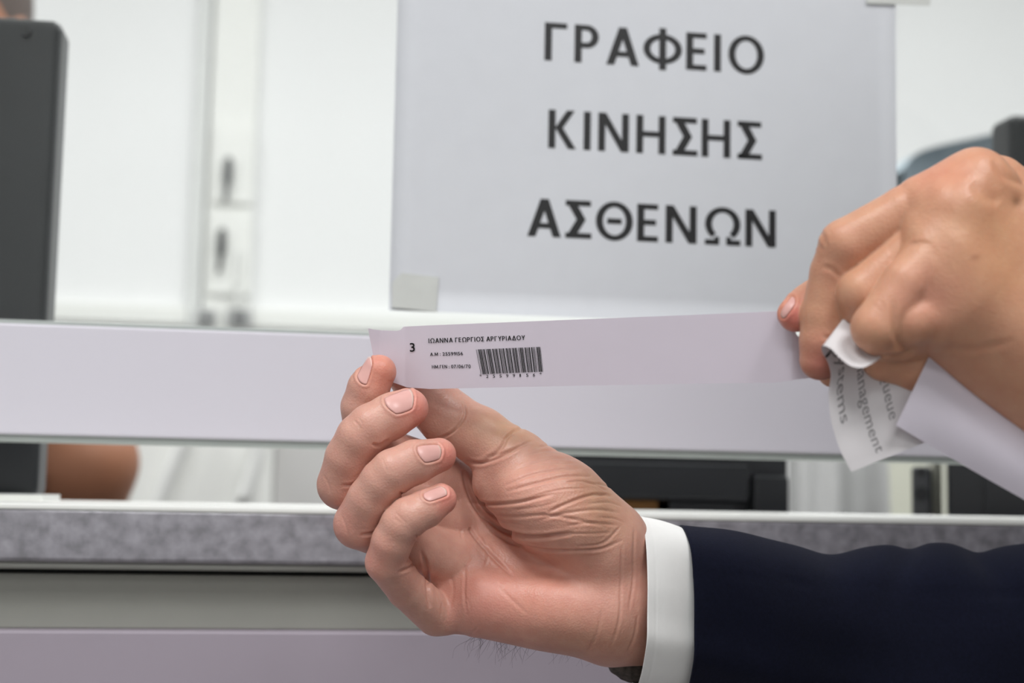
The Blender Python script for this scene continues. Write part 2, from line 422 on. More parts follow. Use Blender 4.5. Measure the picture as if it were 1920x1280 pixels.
# ------------------------------------------------------------------ lettering
def glyphs(txt, bold=0.0, size=1.0):
    cu = D.curves.new('t', 'FONT'); cu.body = txt; cu.size = size; cu.offset = bold; cu.resolution_u = 6; cu.fill_mode = 'FRONT'
    ob = D.objects.new('t', cu); col.objects.link(ob)
    bpy.context.view_layer.update()
    dg = bpy.context.evaluated_depsgraph_get(); me = D.meshes.new_from_object(ob.evaluated_get(dg))
    V = np.array([v.co[:2] for v in me.vertices]); F = [tuple(p.vertices) for p in me.polygons]
    D.objects.remove(ob); D.curves.remove(cu); D.meshes.remove(me)
    return V, F
def cap_letter(c, w):
    """Greek capital as overlapping strokes: cap height 1, stem width w; returns (vertices, faces, width)"""
    V = []; F = []; h = w * .8; hw = w * 1.12
    def poly(*p): F.append(tuple(range(len(V), len(V) + len(p)))); V.extend(p)
    def bar(x0, y0, x1, y1): poly((x0, y0), (x1, y0), (x1, y1), (x0, y1))
    def dia(x0, y0, x1, y1, k=None): k = k or hw; poly((x0, y0), (x0 + k, y0), (x1 + k, y1), (x1, y1))
    def arc(cx, cy, rx, ry, a0=0, a1=360, n=40):
        t = np.radians(np.linspace(a0, a1, n + 1))
        for u, v in zip(t[:-1], t[1:]):
            poly((cx + rx * math.cos(u), cy + ry * math.sin(u)), (cx + rx * math.cos(v), cy + ry * math.sin(v)),
                 (cx + (rx - w) * math.cos(v), cy + (ry - h) * math.sin(v)), (cx + (rx - w) * math.cos(u), cy + (ry - h) * math.sin(u)))
    if c in 'ΓΡΕΚΝΗΙΜ': bar(0, 0, w, 1)
    if c == 'Γ': W_ = .55; bar(0, 1 - h, W_, 1)
    elif c == 'Ρ': W_ = .60; bar(0, 1 - h, .3, 1); bar(0, .39, .3, .39 + h); arc(.3, .695, .3, .305, -90, 90)
    elif c == 'Α': W_ = .82; dia(0, 0, .41 - hw / 2, 1); dia(.82 - hw, 0, .41 - hw / 2, 1); bar(.18, .22, .64, .22 + h)
    elif c == 'Φ': W_ = .98; arc(.49, .5, .49, .40); bar(.49 - w / 2, -.06, .49 + w / 2, 1.06)
    elif c == 'Ε': W_ = .52; bar(0, 0, W_, h); bar(0, 1 - h, W_, 1); bar(0, .44, W_ - .05, .44 + h)
    elif c == 'Ι': W_ = w
    elif c == 'Ο': W_ = .92; arc(.46, .5, .46, .52)
    elif c == 'Κ': W_ = .70; dia(w * .8, .5, .66 - hw, 1); dia(.70 - hw, 0, w * .85, .56)
    elif c == 'Ν': W_ = .78; bar(W_ - w, 0, W_, 1); dia(W_ - hw, 0, 0, 1)
    elif c == 'Η': W_ = .75; bar(W_ - w, 0, W_, 1); bar(0, .44, W_, .44 + h)
    elif c == 'Σ': W_ = .64; bar(0, 0, W_, h); bar(0, 1 - h, W_ - .02, 1); dia(0, 1, .27, .5, hw * 1.15); dia(0, 0, .27, .5, hw * 1.15)
    elif c == 'Θ': W_ = .92; arc(.46, .5, .46, .52); bar(.28, .5 - h / 2, .64, .5 + h / 2)
    elif c == 'Ω': W_ = .94; arc(.47, .56, .45, .46, -52, 232); bar(.02, 0, .38, h); bar(.56, 0, .92, h); bar(.26, 0, .38, .22); bar(.56, 0, .68, .22)
    elif c == 'Δ': W_ = .84; dia(0, 0, .42 - hw / 2, 1); dia(.84 - hw, 0, .42 - hw / 2, 1); bar(.04, 0, .8, h)
    elif c == 'Υ': W_ = .74; dia(.37 - hw / 2, .42, 0, 1); dia(.37 - hw / 2, .42, .74 - hw, 1); bar(.37 - w / 2, 0, .37 + w / 2, .46)
    elif c == 'Μ': W_ = .92; bar(W_ - w, 0, W_, 1); dia(.46 - hw / 2, .12, 0, 1); dia(.46 - hw / 2, .12, W_ - hw, 1)
    return V, F, W_
def text_unit(txt, bold, stem=.178, gap=.19):
    """lettering with x in 0..1 and y in cap heights; bold thickens Latin letters and digits by that share of the type size"""
    if not any(c in 'ΓΡΑΦΕΙΟΚΝΗΣΘΩΔΥΜ' for c in txt):
        V, F = glyphs(txt); V = V / .682
    else:
        V = []; F = []; x = 0
        for c in txt:
            if c == ' ': x += .36; continue
            if c in 'ΓΡΑΦΕΙΟΚΝΗΣΘΩΔΥΜ': v, f, wd = cap_letter(c, stem); v = np.array(v, float)
            else:
                v, f = glyphs(c); v = v / .682; v[:, 0] -= v[:, 0].min(); wd = v[:, 0].max()
                f0 = f; v0 = v; v = np.concatenate([v0 + .022 * np.array([math.cos(k * math.pi / 3), math.sin(k * math.pi / 3)]) for k in range(6)]); f = [tuple(i + len(v0) * k for i in q) for k in range(6) for q in f0]
            o = len(V); V += [(p[0] + x, p[1]) for p in v]; F += [tuple(i + o for i in q) for q in f]; x += wd + gap * (.55 if c in 'ΑΟΩΔΥΣΘΦ' else 1)
        V = np.array(V); bold = 0
    if bold:
        V0, F0 = V, F; V = np.concatenate([V0 + bold * np.array([math.cos(k * math.pi / 4), math.sin(k * math.pi / 4)]) for k in range(8)])
        F = [tuple(i + len(V0) * k for i in f) for k in range(8) for f in F0]
    x0, x1 = V[:, 0].min(), V[:, 0].max()
    return np.stack([(V[:, 0] - x0) / (x1 - x0), V[:, 1]], 1), F
class Ink:
    def __init__(s): s.V = []; s.F = []
    def add(s, V, F):
        o = len(s.V); s.V += [tuple(v) for v in V]; s.F += [tuple(i + o for i in f) for f in F]
    def build(s, name, m_, parent): return link(name, s.V, s.F, m_, parent, False)

# ------------------------------------------------------------------ the room
ROOM = dict(x0=-2.2, x1=2.9, y0=-2.6, y1=2.95)
r = ROOM
tag(box('floor', (r['x0'], r['y0'], -.1), (r['x1'], r['y1'], 0), M['floor']), kind='structure')
tag(box('ceiling', (r['x0'], r['y0'], CEIL), (r['x1'], r['y1'], CEIL + .1), M['ceil']), kind='structure')
tag(box('wall_back', (r['x0'], r['y1'], 0), (r['x1'], r['y1'] + .1, CEIL), M['wall']), kind='structure')
tag(box('wall_front', (r['x0'], r['y0'] - .1, 0), (r['x1'], r['y0'], CEIL), M['wall']), kind='structure')
tag(box('wall_left', (r['x0'] - .1, r['y0'], 0), (r['x0'], r['y1'], CEIL), M['wall']), kind='structure')
tag(box('wall_right', (r['x1'], r['y0'], 0), (r['x1'] + .1, r['y1'], CEIL), M['wall']), kind='structure')
YB = r['y1']
# grey strip painted as wall-corner shade, trunking on the back wall, and the skirting-height ledge
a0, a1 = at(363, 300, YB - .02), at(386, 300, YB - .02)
tag(box('corner_shade_strip', (a0[0], YB - .02, .02), (a1[0], YB, CEIL), M['wall_shade'], bev=.003), kind='structure')
t0, t1 = at(391, 300, YB - .025), at(478, 300, YB - .025)
tag(box('trim_2', (t0[0], YB - .025, .02), (t1[0], YB, CEIL), M['white'], bev=.004), kind='structure')
g0, g1 = at(0, 560, YB - .025), at(0, 578, YB - .025)
tag(box('trim_3', (r['x0'], YB - .025, g1[2] - .02), (a0[0], YB, g0[2]), M['white'], bev=.004), kind='structure')
tag(box('trim_4', (t1[0], YB - .025, g1[2] - .02), (r['x1'], YB, g0[2]), M['white'], bev=.004), kind='structure')
YT = YB - .025
def wall_socket(p0, p1, slot, label, plugm):
    a, b = at(*p0, YT), at(*p1, YT); t = empty('wall_socket', ((a[0] + b[0]) / 2, YT, (a[2] + b[2]) / 2))
    tag(t, label, 'socket')
    box('face_plate', (a[0], YT - .011, b[2]), (b[0], YT, a[2]), M['white'], t, .003)
    c = at(*slot, YT - .011); 
    v, f = tubevf([c + np.array([0, -.012, .03]), c + np.array([0, -.014, .026]), c + np.array([0, -.014, -.022]), c + np.array([0, -.012, -.026])], [.004, .0085, .0085, .005], 14); link('plug', v, f, plugm, t)
    v, f = tubevf([c + np.array([-.001, -.014, -.022]), c + np.array([-.001, -.016, -.035]), c + np.array([-.003, -.014, -.06])], [.006, .005, .0045], 10)
    link('plug_cord', v, f, plugm, t)
wall_socket((402, 238), (474, 385), (428, 325), 'upper white wall socket on the white trunking, grey plug hanging', M['dgrey'])
wall_socket((396, 398), (468, 555), (416, 458), 'lower white wall socket on the white trunking with a black plug in it', M['black'])
for (p0, p1, lb) in (((370, 578), (404, 612), 'left small grey outlet block at the foot of the trunking, above the rail'), ((425, 578), (472, 614), 'right wider grey outlet block at the foot of the trunking, above the rail')):
    a, b = at(*p0, YT - .02), at(*p1, YT - .02); t = empty('outlet_block', ((a[0] + b[0]) / 2, YT - .02, b[2])); tag(t, lb, 'outlet')
    box('block_body', (a[0], YT - .02, b[2]), (b[0], YT if a[0] > t0[0] else YT + .02, a[2]), M['socket'], t, .004)
    k = (b[0] - a[0]) / 2
    box('outlet_slot', (a[0] + k * .6, YT - .024, b[2] + .012), (b[0] - k * .6, YT - .029, a[2] - .012), M['dgrey'], t, .001)
cbl = [at(452, 470, YT - .012), at(449, 500, YT - .016), at(446, 535, YT - .018), at(447, 560, YT - .02), at(447, 580, YT - .02)]
v, f = tubevf(smooth_poly(cbl), .007, 10); tag(link('cable_or_shade_tube', v, f, M['cable']), 'thin pale grey cable hanging beside the lower wall socket', 'cable')

# ------------------------------------------------------------------ the counter window
YG = .785
rail_t, rail_b = at(300, 620, YG)[2], at(300, 822, YG)[2]
YR = .772
RX0, RX1 = -1.6, 2.2
win = empty('window_1', (0, YG, rail_b)); tag(win, kind='structure')
box('glass_pane', (RX0, YG, rail_t - .004), (RX1, YG + .006, 2.3), M['glass'], win)
rl = box('bottom_rail', (RX0, YR, rail_b), (RX1, YG + .016, rail_t), M['rail'], win, .0012, 2)
box('rail_seal', (RX0, YR + .006, rail_t - .0005), (RX1, YG + .012, rail_t + .0026), M['seal'], win, .0006)
box('rail_seal', (RX0, YR + .002, rail_b - .0036), (RX1, YG + .012, rail_b + .0004), M['seal'], win, .0006)
tag(box('trim_5', (RX0, YR, 2.3), (RX1, YG + .03, 2.34), M['rail'], bev=.002), kind='structure')
tag(box('wall_bulkhead', (RX0, YR, 2.34), (RX1, YG + .03, CEIL), M['wall']), kind='structure')

# ------------------------------------------------------------------ the counter
YC = .735
zt = at(300, 949, YC)[2]; zb = at(300, 1056, YC)[2]; th = zt - zb
ra = .0045; zd = zt - .06
prof = [(.86, zt), (.86, zb)] + [(YC + ra * .6 * (1 - math.sin(t)), zb + ra * .6 * (1 - math.cos(t))) for t in np.linspace(0, math.pi / 2, 8)] \
     + [(YC + ra * (1 - math.cos(t)), zt - ra * (1 - math.sin(t))) for t in np.linspace(0, math.pi / 2, 14)]
ct = prism_x('countertop', prof, RX0, RX1, M['top'])
tag(ct, 'long mottled grey countertop with rounded front edge below the window slot', 'countertop')
box('edge_trim', (RX0, YC - .0004, zt - .0026), (RX1, .8602, zt + .0004), M['white'], ct, .0008)
sv = empty('service_counter', (.1, YC + .3, 0)); tag(sv, 'reception counter front, olive grey band above a mauve grey panel', 'counter')
z1, z2, z3 = at(300, 1068, YC + .012)[2], at(300, 1076, YC + .02)[2], at(300, 1174, YC + .03)[2]
box('metal_strip', (RX0, YC + .008, z1), (RX1, YC + .06, zb), M['strip'], sv, .0012)
box('shadow_gap', (RX0, YC + .022, z2), (RX1, YC + .06, z1), M['gap'], sv)
box('recess_panel', (RX0, YC + .016, z3), (RX1, YC + .06, z2), M['recess'], sv, .0008)
box('front_panel', (RX0, YC + .006, .0), (RX1, YC + .06, z3), M['front'], sv, .0012)
idk = box('inner_desk', (RX0 + .03, .862, zd - .03), (RX1 - .03, 1.17, zd), M['cabinet'], None, .002); tag(idk, 'pale grey work desk behind the countertop, under the black equipment', 'desk')
for xx in (RX0 + .05, RX1 - .09): box('desk_leg', (xx, .88, 0), (xx + .04, 1.15, zd - .03), M['cabinet'], idk, .002)
box('side_panel', (RX0, YC + .06, 0), (RX0 + .02, YC + .12, zb), M['front'], sv)
box('side_panel', (RX1 - .02, YC + .06, 0), (RX1, YC + .12, zb), M['front'], sv)

# ------------------------------------------------------------------ paper sign taped to the glass
YS = YG - .0008
sgn_c = at(1210, 300, YS)
L_, R_, B_ = at(737, 300, YS)[0], at(1681, 300, YS)[0], at(1000, 592, YS)[2]
hgt = (R_ - L_) * 210 / 297
sign = empty('paper_sign', ((L_ + R_) / 2, YS, B_)); tag(sign, 'white paper sign with three lines of black Greek capitals taped to the glass', 'sign')
nx, nz = 24, 16; V = []; F = []
for s_ in (0, 1):
    for i in range(nx + 1):
        for j in range(nz + 1):
            u, v = i / nx, j / nz
            wv = .0005 * (math.sin(3.1 * u + 1) * math.sin(2.3 * v + .4) + .5) * (1 if s_ == 0 else 1)
            V.append((L_ + (R_ - L_) * u, YS - wv - (.00025 if s_ == 0 else 0), B_ + hgt * v))
n1 = (nx + 1) * (nz + 1)
for i in range(nx):
    for j in range(nz):
        a = i * (nz + 1) + j; F.append((a, a + nz + 1, a + nz + 2, a + 1)); F.append((a + n1, a + 1 + n1, a + nz + 2 + n1, a + nz + 1 + n1))
for i in range(nx):
    for j in (0, nz):
        a = i * (nz + 1) + j; F.append((a, a + nz + 1, a + nz + 1 + n1, a + n1))
for j in range(nz):
    for i in (0, nx):
        a = i * (nz + 1) + j; F.append((a, a + 1, a + 1 + n1, a + n1))
link('paper_sheet', V, F, M['paper'], sign)
def sign_y(x, z):
    u, v = (x - L_) / (R_ - L_), (z - B_) / hgt
    return YS - .0005 * (math.sin(3.1 * u + 1) * math.sin(2.3 * v + .4) + .5) - .00045
for txt, pl, pr, ph in (('ΓΡΑΦΕΙΟ', (1020, 115), (1432, 139), 71), ('ΚΙΝΗΣΗΣ', (1027, 277), (1428, 301), 72), ('ΑΣΘΕΝΩΝ', (988, 442), (1454, 465), 71)):
    ink = Ink(); U_, F_ = text_unit(txt, .024); a, b = at(*pl, YS), at(*pr, YS); zc = (a[2] + b[2]) / 2
    ch = at(pl[0], pl[1] - ph, YS)[2] - a[2]
    ink.add([(a[0] + (b[0] - a[0]) * u, sign_y(a[0] + (b[0] - a[0]) * u, zc + ch * v), zc + ch * v) for u, v in U_], F_)
    ink.build('text_line', M['ink'], sign)
def tape(pts, name='tape'):
    q = [at(*p, YS) for p in pts]; n = len(q); V = [(p[0], YS - .0016, p[2]) for p in q] + [(p[0], YS - .0012, p[2]) for p in q]
    F = [tuple(range(n)), tuple(range(2 * n - 1, n - 1, -1))] + [(i, (i + 1) % n, (i + 1) % n + n, i + n) for i in range(n)]
    link(name, V, F, M['tape'], sign, False)
tape([(734, 577), (818, 585), (822, 520), (752, 512), (735, 530)])
tape([(1622, 8), (1742, 12), (1744, -50), (1624, -55)])

# ------------------------------------------------------------------ behind the glass
def mon(name, px_edge, side, ytop, ybot, Y, wpx, label, m_):
    """monitor seen from behind; px_edge is its visible vertical edge"""
    xe = px_edge
    a, b = at(xe, ytop, Y), at(xe + side * wpx, ybot, Y)
    x0, x1 = sorted((a[0], b[0])); zt_, zb_ = a[2], b[2]
    t = empty(name, ((x0 + x1) / 2, Y + .02, zd)); tag(t, label, 'monitor')
    box('rear_shell', (x0, Y, zb_), (x1, Y + .035, zt_), m_, t, .006, 4)
    box('screen_frame', (x0 + .004, Y + .03, zb_ + .004), (x1 - .004, Y + .042, zt_ - .004), M['black'], t, .003)
    xm = (x0 + x1) / 2
    box('stand_neck', (xm - .03, Y - .012, zd + .004), (xm + .03, Y + .006, (zt_ + zb_) / 2), M['black'], t, .003)
    box('stand_base', (xm - .05, Y - .012, zd), (xm + .05, Y + .15, zd + .006), M['black'], t, .002)
    return t, x0, x1, zt_, zb_
tL, x0, x1, zt_, zb_ = mon('computer_monitor', 116, -1, 36, 926, .865, 560, 'black monitor seen from behind the glass, at the left', M['blackm'])
c = at(48, 58, .863); v, f = tubevf([c + np.array([0, -.0014, 0]), c + np.array([0, .004, 0])], .0032, 16); link('screw_cap', v, f, M['black'], tL, False)
mon('computer_monitor', 1896, 1, 212, 800, 1.0, 900, 'black monitor behind the glass at the right, a grey chair behind it', M['black'])
a, b = at(-60, 944, .80), at(82, 930, .80)
pp = box('paper_stack', (a[0], .795, zt), (b[0], .855, zt + .0035), M['white']); tag(pp, 'thin white paper stack on the counter edge in front of the left monitor', 'paper')

# white cabinet and pale tubes, made for faint slanting shade on it, seen through the slot at the left
a, b = at(100, 700, 2.0), at(507, 1000, 2.0)
cab = empty('white_cabinet', ((a[0] + b[0]) / 2, 2.2, 0)); tag(cab, 'white cabinet seen through the slot, two pale shade tubes in front', 'cabinet')
box('cabinet_body', (a[0], 2.0, 0), (b[0], 2.45, a[2]), M['white'], cab, .004)
box('cabinet_door', (a[0] + .01, 1.985, .08), (b[0] - .004, 2.0, a[2] - .02), M['white'], cab, .002)
a2, b2 = at(516, 700, 2.02), at(690, 1000, 2.02)
cb2 = empty('grey_cabinet', ((a2[0] + b2[0]) / 2, 2.2, 0)); tag(cb2, 'pale grey cabinet seen through the slot, right of the white cabinet', 'cabinet')
a2[0] = b[0] + .0005
box('cabinet_body', (a2[0], 2.02, 0), (b2[0], 2.45, a2[2]), M['cabinet'], cb2, .004)
box('cabinet_door', (a2[0] + .001, 2.008, .08), (b2[0] - .01, 2.02, a2[2] - .02), M['cabinet'], cb2, .002)
for pts, lb in (([(380, 760), (345, 830), (318, 890), (295, 945), (260, 1010)], 'left pale grey tube shaped as faint shade, slanting down in front of the white cabinet'),
                ([(490, 760), (486, 830), (472, 890), (450, 945), (400, 1010)], 'right pale grey tube shaped as faint shade, curving down in front of the white cabinet')):
    q = [at(x, y, 1.955) for x, y in pts]; v, f = tubevf(smooth_poly(q), .011, 14)
    tag(link('cable_or_shade_tube', v, f, M['cable']), lb, 'cable')  # tubes stand in for faint shade on the cabinet

# black printer in the slot, right of the hand
YP = .95
pr = empty('office_printer', (at(1290, 930, YP)[0], YP + .12, zd)); tag(pr, 'black office printer seen through the slot behind the right wrist', 'printer')
a, b = at(1030, 790, YP), at(1500, 940, YP)
x0, x1, zt_ = a[0], b[0], a[2]
box('printer_body', (x0, YP + .012, zd), (x1 - .004, YP + .3, zt_), M['blackm'], pr, .005, 3)
h_ = at(1400, 872, YP)[2]; h2 = at(1400, 940, YP)[2]
box('front_cover', (x0 + .004, YP, h2), (at(1408, 900, YP)[0], YP + .014, h_), M['blackm'], pr, .003)
box('corner_post', (at(1412, 900, YP)[0], YP - .002, zd + .001), (x1 - .008, YP + .014, at(1400, 891, YP)[2]), M['blackm'], pr, .003)
box('paper_slot', (at(1235, 900, YP)[0], YP + .006, zd + .001), (at(1385, 900, YP)[0], YP + .0135, h2 - .0005), M['black'], pr, .001)
box('amber_strip', (at(1170, 900, YP)[0], YP + .006, zd + .001), (at(1262, 900, YP)[0], YP + .0138, h2 - .0005), M['amber'], pr, .001)

# white draped cloth, beige panel, slim device and black case right of the printer
nxx = 40; V = []; F = []; A = at(1488, 900, 1.47); B = at(1655, 900, 1.47); ztop, zbt = at(1580, 760, 1.47)[2], .7
for j in range(13):
    z = zbt + (ztop - zbt) * j / 12
    for i in range(nxx + 1):
        u = i / nxx; y = 1.25 + .018 * math.sin(u * 11 + .6 * j / 12) + .008 * math.sin(u * 23 + 1)
        sp = 1.12 - .17 * j / 12
        V.append((A[0] + (B[0] - A[0]) * u * sp, y, z))
for i in range(nxx + 1): pass
nb_ = len(V); V += [(x, y + .003, z) for x, y, z in V]
for j in range(12):
    for i in range(nxx):
        a = j * (nxx + 1) + i; F.append((a, a + 1, a + nxx + 2, a + nxx + 1)); F.append((a + nb_, a + nxx + 1 + nb_, a + nxx + 2 + nb_, a + 1 + nb_))
V = [(x, y + .22, z) for x, y, z in V]
tag(link('white_cloth', V, F, M['cloth']), 'white cloth hanging in soft folds, seen through the slot right of the printer', 'cloth')
a, b = at(1600, 740, 2.3), at(1780, 1100, 2.3); pb = box('beige_board', (a[0], 2.3, 0), (b[0], 2.33, a[2]), M['beige'], None, .003); tag(pb, 'pale beige board seen through the slot, left of the slim device', 'board')
YD = 1.0
dv = empty('desk_speaker', (at(1709, 930, YD)[0], YD, zd)); tag(dv, 'slim dark grey device with a black round front, standing in the slot at right', 'speaker')
a, b = at(1709, 874, YD), at(1744, 970, YD)
box('casing', (a[0], YD, zd), (b[0], YD + .06, a[2]), M['dgrey'], dv, .0025, 3)
for py, rr in ((926, .0052), (884, .0036)):
    c = at(1726, py, YD); v, f = tubevf([c + np.array([0, -.0012, 0]), c + np.array([0, .004, 0])], rr, 20); link('speaker_cone', v, f, M['black'], dv, False)
cs = empty('black_case', (at(1774, 930, .96)[0], .96, zd)); tag(cs, 'black box standing in the slot at the far right, below the hanging papers', 'box')
a, b = at(1774, 800, .96), at(2000, 970, .96)
box('case_body', (a[0], .96, zd), (b[0], 1.16, a[2]), M['black'], cs, .004, 3)
box('case_front', (a[0] + .025, .957, zd + .004), (b[0] - .01, .962, a[2] - .006), M['black'], cs, .002)
for o, px_ in ((cs, 1774), (dv, 1709)):      # both stand turned towards the window
    o.rotation_euler.z = -math.atan2(at(px_, 930, 1)[0], 1)
# wide pale post between the device and the case
a, b = at(1748, 800, 1.03), at(1768, 985, 1.03); ps = box('pale_file_box', (a[0], 1.03, zd), (b[0], 1.042, a[2]), M['beige'], None, .001)
tag(ps, 'pale upright file box between the slim device and the black box', 'file box')

# grey office chair behind the right monitor
YK = 1.75
ch = empty('office_chair', (at(1840, 400, YK)[0], YK, 0)); tag(ch, 'blue grey upholstered office chair behind the hand at the right', 'chair')
ctr = [(1640, 345), (1690, 303), (1748, 279), (1830, 258), (1930, 240), (2030, 258), (2110, 300), (2140, 380)]
topc = smooth_poly(ctr, 6); V = []; F = []; n = len(topc)
zlow = 1.22
for s_ in (0, 1):
    for j in range(9):
        for i, (x, y) in enumerate(topc):
            q = at(x, y, YK); u = i / (n - 1); t = j / 8
            V.append((q[0] + (at(1890, 300, YK)[0] - q[0]) * .12 * (1 - t), YK + .09 * ((2 * u - 1) ** 2) * -1 + (.045 if s_ else 0) + .03 * math.sin(t * 3.14), zlow + (q[2] - zlow) * t))
nn = 9 * n
for j in range(8):
    for i in range(n - 1):
        a = j * n + i; F.append((a, a + 1, a + n + 1, a + n)); F.append((a + nn, a + n + nn, a + n + 1 + nn, a + 1 + nn))
for i in range(n - 1):
    for a in (i, 8 * n + i): F.append((a, a + nn, a + 1 + nn, a + 1))
for j in range(8):
    for a in (j * n, j * n + n - 1): F.append((a, a + n, a + n + nn, a + nn))
link('backrest', V, F, M['chair'], ch)
cx = at(1890, 300, YK)[0]
box('seat', (cx - .2, YK - .42, .86), (cx + .2, YK + .02, .94), M['chair'], ch, .03, 4)
v, f = tubevf([(cx, YK - .05, .88), (cx, YK + .075, .96), (cx, YK + .075, 1.3)], .018, 12); link('back_support', v, f, M['black'], ch)
v, f = tubevf([(cx, YK - .2, .09), (cx, YK - .2, .87)], .026, 16); link('gas_column', v, f, M['black'], ch)
for k in range(5):
    an = k * 2 * math.pi / 5; e = np.array([math.cos(an), math.sin(an), 0])
    v, f = tubevf([np.array([cx, YK - .2, .1]), np.array([cx, YK - .2, .085]) + e * .28], [.024, .014], 10); lg = link('base_arm', v, f, M['black'], ch)
    c = np.array([cx, YK - .2, .026]) + e * .28; sd = np.array([-e[1], e[0], 0])
    v, f = tubevf([c - sd * .018, c + sd * .018], .026, 16)
    link('caster', v, f, M['black'], lg).parent = lg
    lg.children[0].matrix_parent_inverse = Matrix.Identity(4)

# ------------------------------------------------------------------ seated clerk behind the left monitor
ZC = 1420
ck = empty('person', W(P(-60, 700, ZC))); tag(ck, 'clerk seated behind the left monitor, bare forearm and dark purple sleeve', 'person')
bd = Body()
bd.group('body', 30, 4, [E_((-105, 40, ZC), (74, 112, 92)), E_((-105, 130, ZC - 26), (50, 50, 60)), S((-105, 40, ZC - 90), (-105, 78, ZC - 104), 9, 13), S((38, 60, ZC + 4), (42, 110, ZC), 9, 7), S((-110, 230, ZC), (-115, 420, ZC + 10), 52, 60),
    S((-100, 470, ZC + 60), (-110, 430, ZC - 60), 60, 60), S((-150, 520, ZC), (-150, 1150, ZC), 105, 115),
    S((-115, 440, ZC - 50), (5, 740, ZC - 40), 50, 46), S((5, 740, ZC - 40), (168, 868, ZC - 50), 44, 42), S((168, 868, ZC - 50), (150, 985, ZC - 20), 42, 38),
    S((150, 985, ZC - 20), (90, 1060, ZC - 10), 36, 26)])
Vb, Fb = bd.mesh(4.0)
fc = Vb[Fb].mean(1); pf = PX(fc); front = fc[:, 2] < ZC - 40; fm = np.zeros(len(Fb), int)
for ex in (-163, -47):
    fm[front & ((((pf[:, 0] - ex) / 26) ** 2 + ((pf[:, 1] - 42) / 13) ** 2) < 1)] = 1      # eyes
    fm[front & ((((pf[:, 0] - ex) / 38) ** 2 + ((pf[:, 1] - 6) / 8) ** 2) < 1)] = 1        # brows
fm[front & ((((pf[:, 0] + 105) / 48) ** 2 + ((pf[:, 1] - 134) / 12) ** 2) < 1)] = 2        # mouth
M['lip'] = mat('lip', (150, 84, 76), .5)
link('body', W(Vb), Fb, None, ck, True, [M['clerkskin'], M['hair'], M['lip']], fm)
sh = Body()
sh.group('shirt', 30, 4, [S((-100, 470, ZC + 60), (-110, 440, ZC - 60), 66, 66), S((-150, 530, ZC), (-150, 1180, ZC), 112, 122),
    S((-115, 440, ZC - 50), (0, 720, ZC - 40), 58, 54), S((0, 720, ZC - 40), (60, 822, ZC - 46), 54, 53)])
Vb, Fb = sh.mesh(5.0); link('shirt', W(Vb), Fb, M['shirt'], ck)
hr = Body(); hr.group('hair', 20, 4, [E_((-104, 0, ZC + 12), (84, 122, 96)), E_((-108, 30, ZC + 45), (80, 126, 70))])
Vb, Fb = hr.mesh(5.0); link('hair', W(Vb), Fb, M['clerkhair'], ck)

# ------------------------------------------------------------------ the person holding the band
man = empty('person', W(P(2500, 1250, 620))); tag(man, 'person in a navy jacket, both hands stretching out a printed paper wristband', 'person')

# right hand, palm towards us
RH = Body()
RH.group('palm', 9, 1, [
    S((1138, 1057, 610), (1200, 1066, 617), 18.5, 16.2), S((1200, 1066, 617), (1340, 1100, 634), 16.2, 14), S((1150, 1163, 610), (1340, 1180, 634), 19, 16), S((1160, 1110, 608), (1340, 1140, 632), 20, 18),
    S((905, 1128, 602), (1140, 1150, 606), 15, 20), S((1030, 1140, 597), (1130, 1150, 600), 14, 16),
    S((900, 1060, 615), (1130, 1090, 610), 14, 17), S((905, 985, 627), (1120, 1040, 614), 13, 17),
    S((905, 935, 632), (1090, 1010, 616), 12, 17),
    S((1130, 1020, 604), (1040, 945, 600), 20, 20), S((1040, 945, 600), (968, 872, 606), 20, 14),
    S((1080, 985, 592), (985, 930, 592), 13, 12), S((1000, 960, 597), (930, 905, 606), 12, 10),
    # finger roots
    S((868, 1130, 606), (830, 1150, 600), 11, 9.2), S((880, 1060, 611), (800, 1030, 604), 11.5, 10.5), S((885, 1105, 612), (832, 1092, 610), 11, 9),
    S((888, 995, 625), (790, 958, 612), 12, 10.5), S((895, 930, 631), (812, 893, 620), 12, 10.8)])
RH.group('thumb', 6, 7, chain((968, 868, 606, 13.6), (900, 818, 612, 12.0), (838, 782, 617, 11.8), (800, 745, 617, 11.2), (762, 702, 615, 8.6)))
RH.group('index', 1.6, 1.0, chain((885, 928, 629, 11.6), (790, 872, 619, 10.6), (700, 838, 608, 9.8), (684, 800, 603, 9.3), (680, 763, 599, 9.1), (691, 728, 597, 8.8), (711, 697, 596, 7.2)))
RH.group('middle', 1.6, 1.0, chain((880, 992, 623, 11.6), (760, 950, 605, 10.8), (642, 908, 588, 10.3), (655, 858, 583, 9.9), (675, 820, 580, 9.7), (695, 801, 580, 9.6), (732, 781, 582, 9.4), (766, 765, 587, 8.2)))
RH.group('ring', 1.6, 1.0, chain((875, 1062, 610, 11.0), (770, 1018, 597, 10.4), (672, 982, 579, 10.0), (695, 936, 573, 9.4), (718, 903, 570, 9.2), (737, 884, 569, 9.1), (778, 866, 571, 8.9), (823, 853, 577, 7.0)))
RH.group('pinky', 1.6, 1.0, chain((818, 1152, 599, 9.0), (762, 1104, 584, 8.0), (724, 1053, 571, 8.3), (735, 1015, 566, 8.1), (752, 983, 564, 8.1), (766, 969, 564, 8.0), (798, 953, 567, 7.7), (827, 936, 571, 6.3)))
hR = Hand(RH, .5, 4.58)
T4 = ['palm']; 
